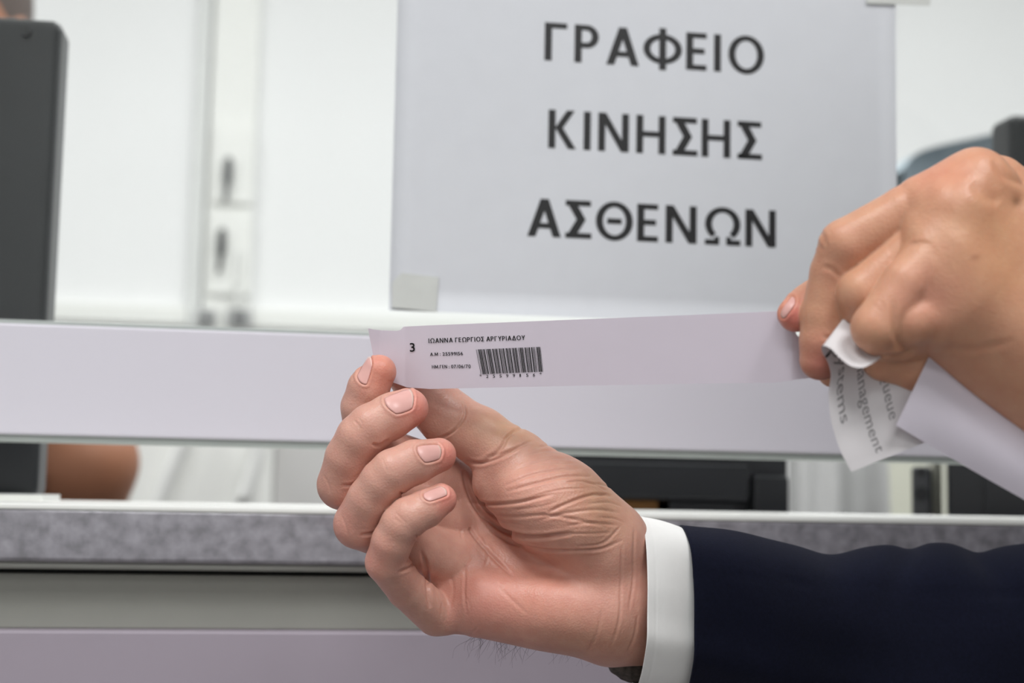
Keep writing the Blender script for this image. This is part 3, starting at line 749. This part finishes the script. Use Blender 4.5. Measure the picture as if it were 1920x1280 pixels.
for pts, dp, wd, grp in (
    # thenar and palm lines
    ([(866, 872), (880, 925), (905, 965), (945, 995), (1000, 1007), (1075, 1000)], 2.1, 1.1, T4),
    ([(880, 935), (915, 985), (960, 1018), (1040, 1033), (1120, 1030), (1168, 1012)], .8, .8, T4),
    ([(858, 930), (880, 990), (920, 1040), (962, 1082)], .9, .9, T4),
    ([(858, 955), (866, 1010), (872, 1070), (871, 1115), (876, 1155)], .5, .7, T4), ([(789, 1030), (799, 1062), (803, 1103), (807, 1140)], 1.3, 1.0, ['palm', 'pinky', 'ring']), ([(829, 1128), (826, 1160)], .3, .6, ['palm', 'pinky']), ([(835, 1060), (850, 1100), (842, 1150)], .3, .9, T4),
    ([(870, 1110), (882, 1140), (873, 1162)], .2, .6, T4),
    ([(880, 940), (925, 945), (980, 940), (1040, 925)], .9, .9, T4),
    ([(950, 922), (1000, 908), (1060, 893), (1110, 893)], .75, .8, T4),
    ([(945, 912), (1000, 890), (1050, 880), (1092, 878)], .7, .75, T4),
    ([(960, 883), (1000, 868), (1040, 858), (1078, 860)], .6, .7, T4),
    ([(990, 853), (1020, 845), (1055, 846)], .5, .6, T4),
    ([(1010, 838), (1040, 832)], .4, .6, T4),
    ([(905, 960), (960, 968), (1020, 965), (1070, 972), (1140, 988)], .6, .8, T4),
    ([(1025, 962), (1060, 945), (1110, 928), (1150, 930)], .8, .8, T4),
    ([(1010, 975), (1060, 962), (1120, 956), (1165, 962)], .6, .8, T4),
    ([(1060, 985), (1110, 980), (1160, 985)], .5, .7, T4),
    ([(1090, 905), (1125, 908), (1152, 915)], .5, .6, T4),
    ([(1100, 945), (1140, 942), (1168, 950)], .45, .6, T4),
    ([(1080, 1025), (1130, 1018), (1165, 985)], .5, .7, T4),
    ([(885, 905), (905, 950), (940, 975), (985, 985)], .4, .6, T4), ([(1000, 930), (1050, 918), (1100, 915)], .4, .5, T4), ([(960, 955), (1010, 950), (1045, 940)], .35, .5, T4),
    ([(1060, 1000), (1110, 1000), (1150, 998)], .4, .6, T4), ([(1105, 935), (1140, 925)], .3, .45, T4), ([(1120, 970), (1150, 972), (1172, 980)], .35, .5, T4), ([(1000, 870), (1045, 868), (1085, 868)], .4, .5, T4),
    ([(1055, 905), (1100, 903), (1140, 922)], .35, .5, T4), ([(905, 1000), (915, 1040), (905, 1070)], .3, .7, T4),
    # wrist lines
    ([(1190, 985), (1188, 1040), (1187, 1090), (1178, 1150)], .5, .7, T4),
    ([(1166, 1020), (1164, 1100), (1161, 1160), (1145, 1215)], .5, .7, T4),
    ([(1130, 1140), (1118, 1190), (1100, 1225)], .35, .9, T4),
    ([(1196, 1150), (1190, 1190), (1176, 1225)], .4, .7, T4),
    ([(925, 1090), (955, 1120), (990, 1150)], .3, 1.0, T4), ([(860, 1185), (880, 1190), (900, 1170)], .3, .6, T4),
    # thumb
    ([(868, 752), (872, 775), (862, 795), (845, 812), (815, 825)], .8, .7, ['thumb', 'palm']),
    ([(905, 865), (935, 845), (955, 815), (985, 800)], 1.0, 1.0, ['thumb', 'palm']),
    ([(915, 858), (955, 845), (1000, 825)], .7, .8, ['thumb', 'palm']),
    ([(940, 825), (965, 808)], .4, .6, ['thumb', 'palm']),
    ([(868, 862), (900, 868), (935, 858), (975, 838)], 1.1, .9, ['thumb', 'palm']),
    # finger joints, palm side
    ([(698, 832), (712, 835), (730, 824)], 1.1, .8, ['middle']), ([(640, 910), (662, 908), (690, 890)], .8, .8, ['middle']),
    ([(748, 922), (760, 928), (780, 915)], 1.1, .8, ['ring']), ([(675, 1003), (700, 999), (724, 990)], .9, .8, ['ring']),
    ([(778, 1004), (790, 1008), (802, 998)], 1.1, .8, ['pinky']), ([(748, 1072), (770, 1062), (788, 1040)], .9, .8, ['pinky']),
    # knuckle lines, back of the fingers
    ([(663, 786), (672, 797), (678, 806)], .3, .5, ['middle']), ([(672, 784), (680, 794)], .2, .4, ['middle']),
    ([(716, 858), (722, 872), (724, 884)], .22, .5, ['ring']), ([(743, 962), (752, 972), (764, 982)], .3, .5, ['pinky']), ([(740, 972), (752, 980)], .25, .5, ['pinky']),
    ([(606, 890), (615, 905), (620, 925)], .25, .6, ['middle']), ([(640, 965), (648, 985), (655, 1010)], .25, .6, ['ring'])):
    hR.crease(pts, dp * (.95 if dp > .75 else .72), wd * .72, grp, .2)
for c, rad, h in (((1100, 960), 40, .6), ((985, 925), 45, .7), ((1010, 1170), 70, .8), ((935, 1120), 40, .6), ((1075, 1040), 40, -.5)):
    hR.bulge(c, rad, h, T4)
hR.nail('middle', [(720, 745), (744, 777), (773, 767), (768, 727)])
hR.nail('ring', [(782, 836), (798, 868), (824, 861), (822, 833)])
hR.nail('pinky', [(794, 924), (806, 940), (838, 929), (826, 911)])
hR.nail('index', [(669, 703), (688, 721), (698, 684), (690, 668)])
PAD = (226, 142, 128)
hR.tones((214, 164, 147), [
    ((1010, 1110), (150, 90), (214, 146, 126), .7, T4), ((900, 1130), (70, 70), (216, 146, 132), .6, T4), ((1040, 930), (120, 90), (212, 152, 130), .5, T4),
    ((1130, 930), (60, 90), (200, 158, 128), .7, T4), ((1130, 1200), (120, 40), (186, 138, 112), .5, T4), ((960, 800), (90, 40), (222, 178, 140), .6, ['thumb', 'palm']),
    ((715, 690), (38, 45), (222, 138, 116), .7, ['index']), ((785, 765), (34, 40), PAD, .8, ['middle']), ((840, 855), (26, 34), PAD, .8, ['ring']), ((840, 935), (26, 34), PAD, .8, ['pinky']),
    ((640, 900), (50, 60), (208, 150, 132), .5, ['middle']), ((700, 1050), (40, 40), (226, 158, 142), .6, ['pinky']), ((640, 985), (40, 45), (220, 152, 138), .5, ['ring'])])

# left hand, back towards us
LH = Body()
LH.group('back', 12, 1, [
    S((1828, 350, 503), (2090, 640, 505), 11.5, 18), S((1795, 405, 497), (2080, 700, 500), 12, 19), S((1775, 490, 495), (2070, 760, 500), 12.5, 19),
    S((1778, 600, 498), (2070, 810, 506), 12.5, 18), S((1778, 640, 506), (1965, 778, 510), 11, 13), S((2060, 720, 505), (2290, 945, 518), 25, 21),
    S((1868, 350, 522), (2030, 500, 520), 11.5, 16), S((1830, 560, 492), (2000, 720, 497), 12, 16),
    S((1828, 348, 503), (1730, 382, 505), 11.4, 10.3), S((1792, 405, 497), (1745, 440, 499), 11.2, 9.6), S((1768, 478, 493), (1735, 505, 491), 11.2, 9.2), S((1775, 585, 494), (1745, 598, 492), 11.5, 9.4), S((1800, 520, 493), (1705, 566, 493), 12, 8.6)])
LH.group('thumb', 5, 1, chain((1800, 480, 532, 11), (1640, 520, 533, 10.2), (1540, 565, 529, 8.6), (1516, 578, 526, 8.0), (1491, 590, 522, 6.3)))
LH.group('index', 1.8, 1.2, chain((1826, 348, 503, 11.2), (1700, 400, 506, 9.9), (1588, 462, 509, 10.0), (1566, 510, 512, 8.8), (1546, 592, 514, 8.5), (1543, 640, 514, 8.3), (1538, 674, 515, 7.5)))
LH.group('middle', 1.8, 1.2, chain((1786, 408, 499, 11), (1700, 478, 502, 9.0), (1620, 550, 503, 9.2), (1612, 600, 512, 8.2), (1580, 660, 522, 8), (1566, 692, 526, 7)))
LH.group('ring', 1.8, 1.2, chain((1768, 472, 492, 11.0), (1702, 532, 489, 8.8), (1643, 614, 488, 8.5), (1658, 630, 492, 8.2), (1700, 640, 500, 8)))
LH.group('pinky', 1.8, 1.2, chain((1775, 585, 494, 11), (1722, 595, 490, 9.4), (1704, 602, 489, 8.8), (1716, 646, 503, 7.4)))
LH.group('ring_tip', 4, 1.0, chain((1660, 672, 504, 8.4), (1715, 690, 506, 8.6), (1760, 690, 512, 8.2)))
hL = Hand(LH, .8, 5.3)
for pts, dp, wd, grp in (
    ([(1640, 670), (1690, 666), (1722, 650)], 1.0, .8, ['ring', 'ring_tip']),
        ([(1674, 560), (1678, 600), (1680, 632), (1694, 652), (1722, 656)], .6, 1.0, ['ring', 'pinky', 'back']),
    ([(1540, 628), (1562, 636), (1580, 634)], .5, .6, ['index']),
    ([(1535, 430), (1545, 445), (1548, 462)], .3, .7, ['index']), ([(1530, 455), (1545, 470)], .3, .6, ['index']),
    ([(1540, 500), (1560, 505), (1575, 520)], .4, .8, ['index']),
    ([(1820, 345), (1850, 368), (1875, 380)], .5, 2.0, ['back']),
    ([(1860, 300), (1885, 330), (1930, 350)], .5, 1.2, ['back']),
    ([(1760, 650), (1820, 655), (1900, 640)], .2, 1.2, ['back'])):
    hL.crease(pts, dp, wd, grp)
for c, rad, h in (((1765, 375), 36, .6), ((1722, 440), 26, .7), ((1740, 520), 36, .5), ((1910, 378), 16, -.6), ((1830, 300), 30, .5)):
    hL.bulge(c, rad, h, ['back'])
hL.nail('thumb', [(1484, 556), (1491, 570), (1471, 597), (1465, 582)], .2)
hL.tones((208, 156, 126), [
    ((1760, 320), (90, 50), (214, 142, 116), .6, None), ((1870, 470), (110, 130), (196, 146, 106), .6, ['back']), ((1740, 560), (70, 60), (212, 150, 130), .6, None),
    ((1600, 500), (80, 60), (206, 148, 124), .5, ['index']), ((1540, 680), (45, 50), (196, 118, 108), .7, ['index']), ((1490, 595), (40, 40), (224, 132, 122), .8, ['thumb']),
    ((1850, 650), (110, 80), (196, 146, 120), .5, ['back']), ((1908, 376), (10, 10), (130, 90, 64), .7, ['back']), ((1828, 482), (9, 5), (150, 96, 68), .6, ['back'])])

# hairs along the lower edge of the right hand
V = []; F = []
def strand(pts, r0):
    global V, F
    v, f = tubevf(smooth_poly(pts, 4), np.linspace(r0, r0 * .35, (len(pts) - 1) * 4 + 1), 4); o = len(V); V += list(v); F += [tuple(i + o for i in q) for q in f]
edge = lambda x: np.interp(x, [870, 930, 1010, 1060, 1130], [1198, 1208, 1218, 1217, 1236])
for i in range(60):
    x = 885 + 245 * random.random() ** 1.25; y = edge(x) - 8; L = random.uniform(10, 44) * (1 if x < 1010 else .75); sl = random.gauss(-.35, .5)
    z = 603 + random.uniform(0, 10); cv = random.gauss(0, 6)
    strand([W(P(x, y, z)), W(P(x + sl * L * .5 + cv, y + L * .55, z + random.uniform(-2, 2))), W(P(x + sl * L, y + L + 6, z + random.uniform(-4, 4)))], .00006)
for i in range(14):
    x = random.uniform(722, 762); y = 1090 + (x - 722) * .9
    strand([W(P(x, y, 588)), W(P(x - 2, y + 8, 588)), W(P(x - random.uniform(2, 6), y + random.uniform(12, 22), 589))], .00006)
for i in range(6):
    x = random.uniform(690, 705); y = random.uniform(915, 922)
    strand([W(P(x, y, 563.0)), W(P(x + 4, y - 2, 562.6)), W(P(x + 12, y + random.uniform(-3, 3), 563))], .00004)
tag(link('hand_hair', V, F, M['hair'], man), 'fine dark hairs along the lower edge of the hand', kind='stuff')
hp = Body(); hp.group('h', 6, 1, [S((1172, 1228, 618), (1230, 1238, 622), 9, 10), S((1185, 1242, 622), (1240, 1258, 626), 8, 9)])
Vb, Fb = hp.mesh(1.0); Vb = Vb + .5 * np.sin(Vb * 1.7)[:, [1, 2, 0]] * .5
link('wrist_hair', W(Vb), Fb, M['wristhair'], man)

# sleeves and cuffs: closed rings of (down, away) millimetres swept along the arm
RING = np.array([(-33, 6), (-34, -6), (-28, -19.5), (-14, -26), (0, -27.5), (9, -28), (17, -24), (27, -16), (34, -6), (34, 8), (25, 22), (0, 29), (-22, 23)], float)
def ring_pts(n=120):
    q = np.vstack([RING, RING[:1]]); t = np.arange(len(q)); tt = np.linspace(0, len(RING), n, endpoint=False)
    q3 = np.vstack([RING[-2:], RING, RING[:3]]); t3 = np.arange(-2, len(RING) + 3)
    return np.stack([interp(t3, q3[:, k], tt) for k in (0, 1)], 1)
RP = ring_pts()
def sweep(name, st, m_, parent, thick=1.2, fold=None, axis=None, nst=90, seam=None):
    """st: rows of (px, py, z, scale_down, scale_away, tilt_away) along the arm; tilt shifts the near side along the arm"""
    st = np.array(st, float); t = np.r_[0, np.cumsum(np.hypot(np.diff(st[:, 0]), np.diff(st[:, 1])))]; t /= t[-1]
    tt = np.linspace(0, 1, nst); s_ = np.stack([interp(t, st[:, k], tt) for k in range(st.shape[1])], 1); n = len(RP); rows = []
    for i in range(nst):
        c = P(*s_[i, :3]); a = P(*s_[max(i - 1, 0), :3]); b = P(*s_[min(i + 1, nst - 1), :3]); T = (b - a) / np.linalg.norm(b - a)
        dn = np.array([0, 1.0, 0]); aw = np.array([0, 0, 1.0])
        q = c + RP[:, :1] * s_[i, 3] * dn + RP[:, 1:] * s_[i, 4] * aw - T * (RP[:, 1:] * s_[i, 5]) - T * (RP[:, :1] * s_[i, 6])
        if fold is not None: q = q + fold(q, (q - c) / (np.linalg.norm(q - c, axis=1)[:, None] + 1e-9), tt[i])
        rows.append(q)
    rows = np.array(rows); inner = []
    for i in range(12):
        c = rows[i].mean(0); dd = rows[i] - c; inner.append(c + dd * (1 - thick / np.linalg.norm(dd, axis=1))[:, None])
    lip = rows[0] + (np.array(inner[0]) - rows[0]) * .5 - (rows[1] - rows[0]) * .25
    allr = inner[::-1] + [lip] + list(rows)
    V = np.concatenate(allr); F = []
    for i in range(len(allr) - 1):
        for k in range(n):
            k2 = (k + 1) % n; F.append((i * n + k, i * n + k2, (i + 1) * n + k2, (i + 1) * n + k))
    F.append(tuple((len(allr) - 1) * n + k for k in range(n)))
    o = link(name, W(V), F, m_, parent)
    return o
def cuff_fold(q, d, t):
    px = PX(q); st = np.exp(-((t - .1) / .012) ** 2) * -.12
    return d * (st + .25 * np.sin(px[:, 1:2] / 37) * smoothstep(0, .5, t))
sweep('shirt_cuff', [(1192, 1126, 614, 1.07, 1.12, .09, .03), (1240, 1136, 618, 1.07, 1.10, .09, .03), (1290, 1146, 622, 1.02, 1.0, .09, .03), (1340, 1156, 628, .97, .94, .08, 0)], M['cuff'], man, 1.0, cuff_fold, nst=70)
def sleeve_fold(q, d, t):
    px = PX(q); x, y = px[:, 0], px[:, 1]
    up = smoothstep(1180, 1040, y)
    e = -3.6 * np.exp(-((x - 1560 - .25 * (y - 1040)) / 48) ** 2) * up + 1.6 * np.exp(-((x - 1660) / 60) ** 2) * up - 2.2 * np.exp(-((x - 1705 + .4 * (y - 1030)) / 24) ** 2) * up \
        + 2.0 * np.exp(-((x - 1768) / 50) ** 2) * up - 2.4 * np.exp(-((x - 1838 - .6 * (y - 1030)) / 30) ** 2) * up
    e = e + .9 * np.sin(x / 61 + y / 83) * smoothstep(1300, 1500, x) + .5 * np.sin(x / 33 - y / 51) * smoothstep(1300, 1450, x)
    ys = np.interp(x, [1290, 1450, 1600, 1750, 1950], [1073, 1084, 1104, 1111, 1112]); e = e - .8 * np.exp(-((y - ys) / 3.2) ** 2)
    return d * e[:, None]
sweep('jacket_sleeve', [(1276, 1150, 620, 1.12, 1.2, .09, .02), (1400, 1172, 632, 1.2, 1.26, .08, .02), (1550, 1205, 650, 1.26, 1.3, .04, 0), (1750, 1225, 666, 1.44, 1.36, 0, 0), (1950, 1235, 676, 1.58, 1.45, 0, 0), (2250, 1290, 690, 1.6, 1.5, 0, 0), (2480, 1260, 690, 1.6, 1.5, 0, 0)],
      M['jacket'], man, 1.8, sleeve_fold, nst=260)
sweep('shirt_cuff', [(2175, 838, 513, 1.3, 1.2, 0, 0), (2235, 888, 516, 1.3, 1.22, 0, 0), (2300, 950, 522, 1.26, 1.18, 0, 0)], M['cuff'], man, 1.0, None, nst=30)
sweep('jacket_sleeve', [(2255, 912, 519, 1.45, 1.36, 0, 0), (2400, 1050, 540, 1.55, 1.45, 0, 0), (2560, 1180, 580, 1.5, 1.5, 0, 0), (2700, 1240, 640, 1.6, 1.5, 0, 0)], M['jacket'], man, 1.8, None, nst=60)

# the rest of the person, unseen at right, leaned in to shade the counter
def C2(x, y, z): return BASIS @ (np.array([x, y, z]) - CAM) * 1000
def SW(a, b, r1, r2): return ('seg', C2(*a), C2(*b), r1, r2)
tj = Body(); tj.group('jacket', 50, 1, [SW((.60, .27, .80), (.54, .32, 1.28), 150, 150), SW((.58, .44, .86), (.50, .46, 1.30), 95, 95), SW((.62, .12, .86), (.58, .16, 1.34), 100, 100), SW((.56, .16, 1.40), (.46, .47, 1.39), 62, 62),
    SW((.46, .50, 1.37), (.455, .55, 1.16), 60, 54), SW((.56, .14, 1.38), (.47, .22, 1.16), 62, 55)])
hd = Body(); hd.group('head', 25, 2, [SW((.52, .32, 1.40), (.47, .36, 1.52), 58, 56), ('ell', C2(.44, .37, 1.63), np.array([88., 112., 80.])), ('ell', C2(.40, .385, 1.57), np.array([55., 50., 52.])), SW((.36, .40, 1.63), (.345, .405, 1.60), 12, 14)])
Vb, Fb = hd.mesh(6.0); head_part = (Vb, Fb, np.zeros(len(Fb), int), np.tile(np.array(s2l((208, 158, 132))[:3]), (len(Vb), 1)))
hh = Body(); hh.group('hair', 20, 2, [('ell', C2(.455, .365, 1.665), np.array([86., 88., 80.])), ('ell', C2(.48, .355, 1.62), np.array([70., 92., 74.]))])
Vb, Fb = hh.mesh(6.0); link('hair', W(Vb), Fb, M['hair'], man)
Vb, Fb = tj.mesh(8.0); link('jacket', W(Vb), Fb, M['jacket'], man)  # unseen torso, leaned in to shade the counter

body_object('body', [hR.build(), hL.build(), head_part], [M['skin'], M['nail'], M['nailedge']], man)

# ------------------------------------------------------------------ papers
def sheet(name, S_, nu, nv, m_, parent, th_=.14):
    g = np.array([[S_(i / nu, j / nv) for j in range(nv + 1)] for i in range(nu + 1)])
    du = np.gradient(g, axis=0); dv_ = np.gradient(g, axis=1); N = np.cross(du, dv_); N /= np.linalg.norm(N, axis=2)[..., None] + 1e-12
    V = np.concatenate([(g - N * th_ / 2).reshape(-1, 3), (g + N * th_ / 2).reshape(-1, 3)]); n = (nu + 1) * (nv + 1); F = []
    k = lambda i, j: i * (nv + 1) + j
    for i in range(nu):
        for j in range(nv):
            q = (k(i, j), k(i, j + 1), k(i + 1, j + 1), k(i + 1, j)); F.append(q); F.append(tuple(a + n for a in q[::-1]))
    for i in range(nu):
        F.append((k(i, 0), k(i + 1, 0), k(i + 1, 0) + n, k(i, 0) + n)); F.append((k(i + 1, nv), k(i, nv), k(i, nv) + n, k(i + 1, nv) + n))
    for j in range(nv):
        F.append((k(0, j + 1), k(0, j), k(0, j) + n, k(0, j + 1) + n)); F.append((k(nu, j), k(nu, j + 1), k(nu, j + 1) + n, k(nu, j) + n))
    o = link(name, W(V), F, m_, parent); o.data.set_sharp_from_angle(angle=math.radians(50)); return o
def band_z(x):
    return np.interp(x, [688, 715, 760, 1400, 1485, 1540], [601.5, 604.2, 602.5, 535.5, 527.5, 527])
bt = np.array([(690, 615), (700, 617.5), (715, 619), (744, 620), (751, 618.5), (757, 612.2), (800, 610), (1100, 598), (1300, 590), (1462, 583), (1480, 596), (1494, 628), (1512, 642), (1540, 648)])
bb = np.array([(706, 700), (716, 708), (728, 714), (748, 720.5), (755, 723), (763, 726), (806, 729), (1100, 722.5), (1300, 719), (1450, 717), (1475, 714), (1495, 711), (1514, 709), (1542, 707)])
tb = np.r_[0, np.cumsum(np.hypot(*np.diff(bt, axis=0).T))]; tb /= tb[-1]
ug = np.unique(np.r_[np.linspace(0, .1, 26), np.linspace(.1, .9, 60), np.linspace(.9, 1, 20), tb])
def band_S(u, v):
    uu = ug[int(round(u * (len(ug) - 1)))]
    a = np.array([np.interp(uu, tb, bt[:, k]) for k in (0, 1)]); b = np.array([np.interp(uu, tb, bb[:, k]) for k in (0, 1)]); q = a + (b - a) * v
    return P(q[0], q[1], band_z(q[0]) + .5 * math.sin(v * 3.14) * math.exp(-((q[0] - 700) / 60) ** 2))
wb = empty('paper_wristband', W(P(1000, 665, 577))); tag(wb, 'long lilac white paper wristband with name and barcode held between both hands', 'wristband')
sheet('band_strip', band_S, len(ug) - 1, 12, M['band'], wb)
ink = Ink()
def band_text(txt, pl, pr, ph, bold, slant=0.0):
    U_, F_ = text_unit(txt, bold); pl, pr = np.array(pl, float), np.array(pr, float)
    up = np.array([slant, -1.0]) * ph
    q = pl + U_[:, :1] * (pr - pl) + U_[:, 1:] * up
    k_ = Ink(); k_.add(W(np.array([P(x, y, band_z(x) - .35) for x, y in q])), F_); k_.build('text_line', M['ink'], wb)
band_text('3', (768.5, 659), (778, 658.5), 15.5, .018, -.04)
band_text('ΙΩΑΝΝΑ ΓΕΩΡΓΙΟΣ ΑΡΓΥΡΙΑΔΟΥ', (803.5, 643), (984.5, 637), 8.6, .018, -.05)
band_text('Α.Μ : 25599156', (806.5, 667), (868, 665.5), 6, .018, -.05)
band_text('ΗΜ.ΓΕΝ : 07/06/70', (810, 690.5), (882.5, 689.5), 6.2, .018, -.05)
C39 = {'*': 'nwnnwnwnn', '2': 'nnwwnnnnw', '5': 'wnnwwnnnn', '9': 'nnwwnnwnn', '1': 'wnnwnnnnw', '6': 'nnwwwnnnn'}
pos = 0; bars = []
for chx in '*25599156*':
    for i, e in enumerate(C39[chx]):
        wd = 2.6 if e == 'w' else 1
        if i % 2 == 0: bars.append((pos, pos + wd))
        pos += wd
    pos += 1
pos -= 1
for a, b in bars:
    q = []
    for s_, tl, tr_ in ((0, (892.5, 655), (1013, 650)), (1, (901.5, 701.5), (1018, 696.5))):
        for v in (a, b):
            x = tl[0] + (tr_[0] - tl[0]) * v / pos; y = tl[1] + (tr_[1] - tl[1]) * v / pos; q.append(P(x, y, band_z(x) - .35))
    ink.add(W(np.array(q)), [(0, 2, 3, 1)])
ink.build('barcode', M['ink'], wb); ink = Ink()
for i, chx in enumerate('*25599156*'):
    x = 899 + i * (1011.5 - 899) / 9; y = 708.5 - i * (708.5 - 705) / 9
    U_, F_ = text_unit(chx, 0 if chx == '1' else .012); wd = 2.4 if chx == '1' else 4
    if chx == '*': U_ = np.stack([U_[:, 0], U_[:, 1] / 1.0], 1); y -= 1
    q = np.stack([x + U_[:, 0] * wd, y - 5.6 * U_[:, 1]], 1)
    ink.add(W(np.array([P(a_, b_, band_z(a_) - .35) for a_, b_ in q])), F_)
ink.build('text_line', M['ink'], wb)

# curled queue ticket in the left fist
tk = empty('queue_ticket', W(P(1620, 760, 500))); tag(tk, 'curled paper ticket printed in grey, hanging from the fist at the right', 'ticket')
le = np.array([  # left edge of the ticket, from its hanging end up, over the curl and back into the fist
    (1597, 884, 497), (1582, 858, 498), (1566, 818, 500), (1556, 775, 502), (1554, 735, 503), (1558, 700, 503), (1552, 678, 502), (1543, 662, 499), (1540.5, 653, 496),
    (1544, 648, 492.5), (1557, 653, 489), (1576, 672, 485.5), (1598, 687, 483), (1614, 689.5, 482), (1634, 682, 484), (1650, 672, 488)])
wv = np.array([  # across the ticket
    (165, -66, 2), (168, -78, 2), (172, -95, 3), (172, -112, 4), (165, -128, 14), (150, -120, 22), (120, -112, 26), (90, -100, 27), (74, -94, 25),
    (66, -88, 24), (62, -80, 26), (62, -80, 28), (66, -82, 29), (70, -84, 29), (72, -84, 28), (72, -84, 26)])
tl = np.r_[0, np.cumsum(np.linalg.norm(np.diff(np.array([P(*q) for q in le]), axis=0), axis=1))]; tl /= tl[-1]
def tick_S(u, v):
    a = np.array([interp(tl, le[:, k], u) for k in range(3)]); b = np.array([interp(tl, wv[:, k], u) for k in range(3)])
    q = a + b * v; q[2] += 2.2 * math.sin(v * 3.14) * (1 - u) * -1
    if u < .03: q[1] += 0
    return P(*q)
sheet('ticket_strip', tick_S, 110, 16, M['ticket'], tk, .12)
ink = Ink()
def tick_text(txt, u0, u1, v0, vh, bold=.0):
    """u0..u1 run up the ticket (the words read downwards), v0 is the baseline"""
    U_, F_ = text_unit(txt, bold); Q = []
    for x, y in U_:
        u = u0 + (u1 - u0) * x; v = v0 + vh * y; e = 1e-3
        p = tick_S(u, v); n = np.cross(tick_S(u + e, v) - p, tick_S(u, v + e) - p); n /= np.linalg.norm(n) + 1e-12
        n = n if n[2] < 0 else -n
        Q.append(p + n * .2)
    k_ = Ink(); k_.add(W(np.array(Q)), F_); k_.build('text_line', M['tick_ink'], tk)
tick_text('Systems', .53, .20, .09, .10)
tick_text('Management', .40, .03, .32, .10)
tick_text('Queue', .30, .12, .56, .10)
# black bar printed near the curl
bk = Ink(); Q = []
for u in (.525, .54):
    for v in (.0, .95):
        p = tick_S(u, v); n = np.cross(tick_S(u + 1e-3, v) - p, tick_S(u, v + 1e-3) - p); n /= np.linalg.norm(n); n = n if n[2] < 0 else -n; Q.append(p + n * .2)
bk.add(W(np.array(Q)), [(0, 1, 3, 2)]); bk.build('printed_bar', M['ink'], tk)

# white sheet hanging out of the fist towards the lower right
def note_S(u, v):
    a = np.array([1680 + 22 * v * 0, 797, 492.0]); lf = np.array([1742, 668, 497.0]); rt = np.array([2010, 985, 500.0])
    q = a + (rt - a) * u + (lf - a) * v * (1 - .08 * u)
    q[2] += -5 * math.sin(3.14 * v) * math.sin(2.2 * u + .3) + 2 * math.sin(5 * u); q[1] += 3 * math.sin(3.0 * u)
    return P(*q)
tag(sheet('note_sheet', note_S, 50, 20, M['sheet'], None, .2), 'blank lilac white sheet hanging from the fist over the printed ticket', 'paper')
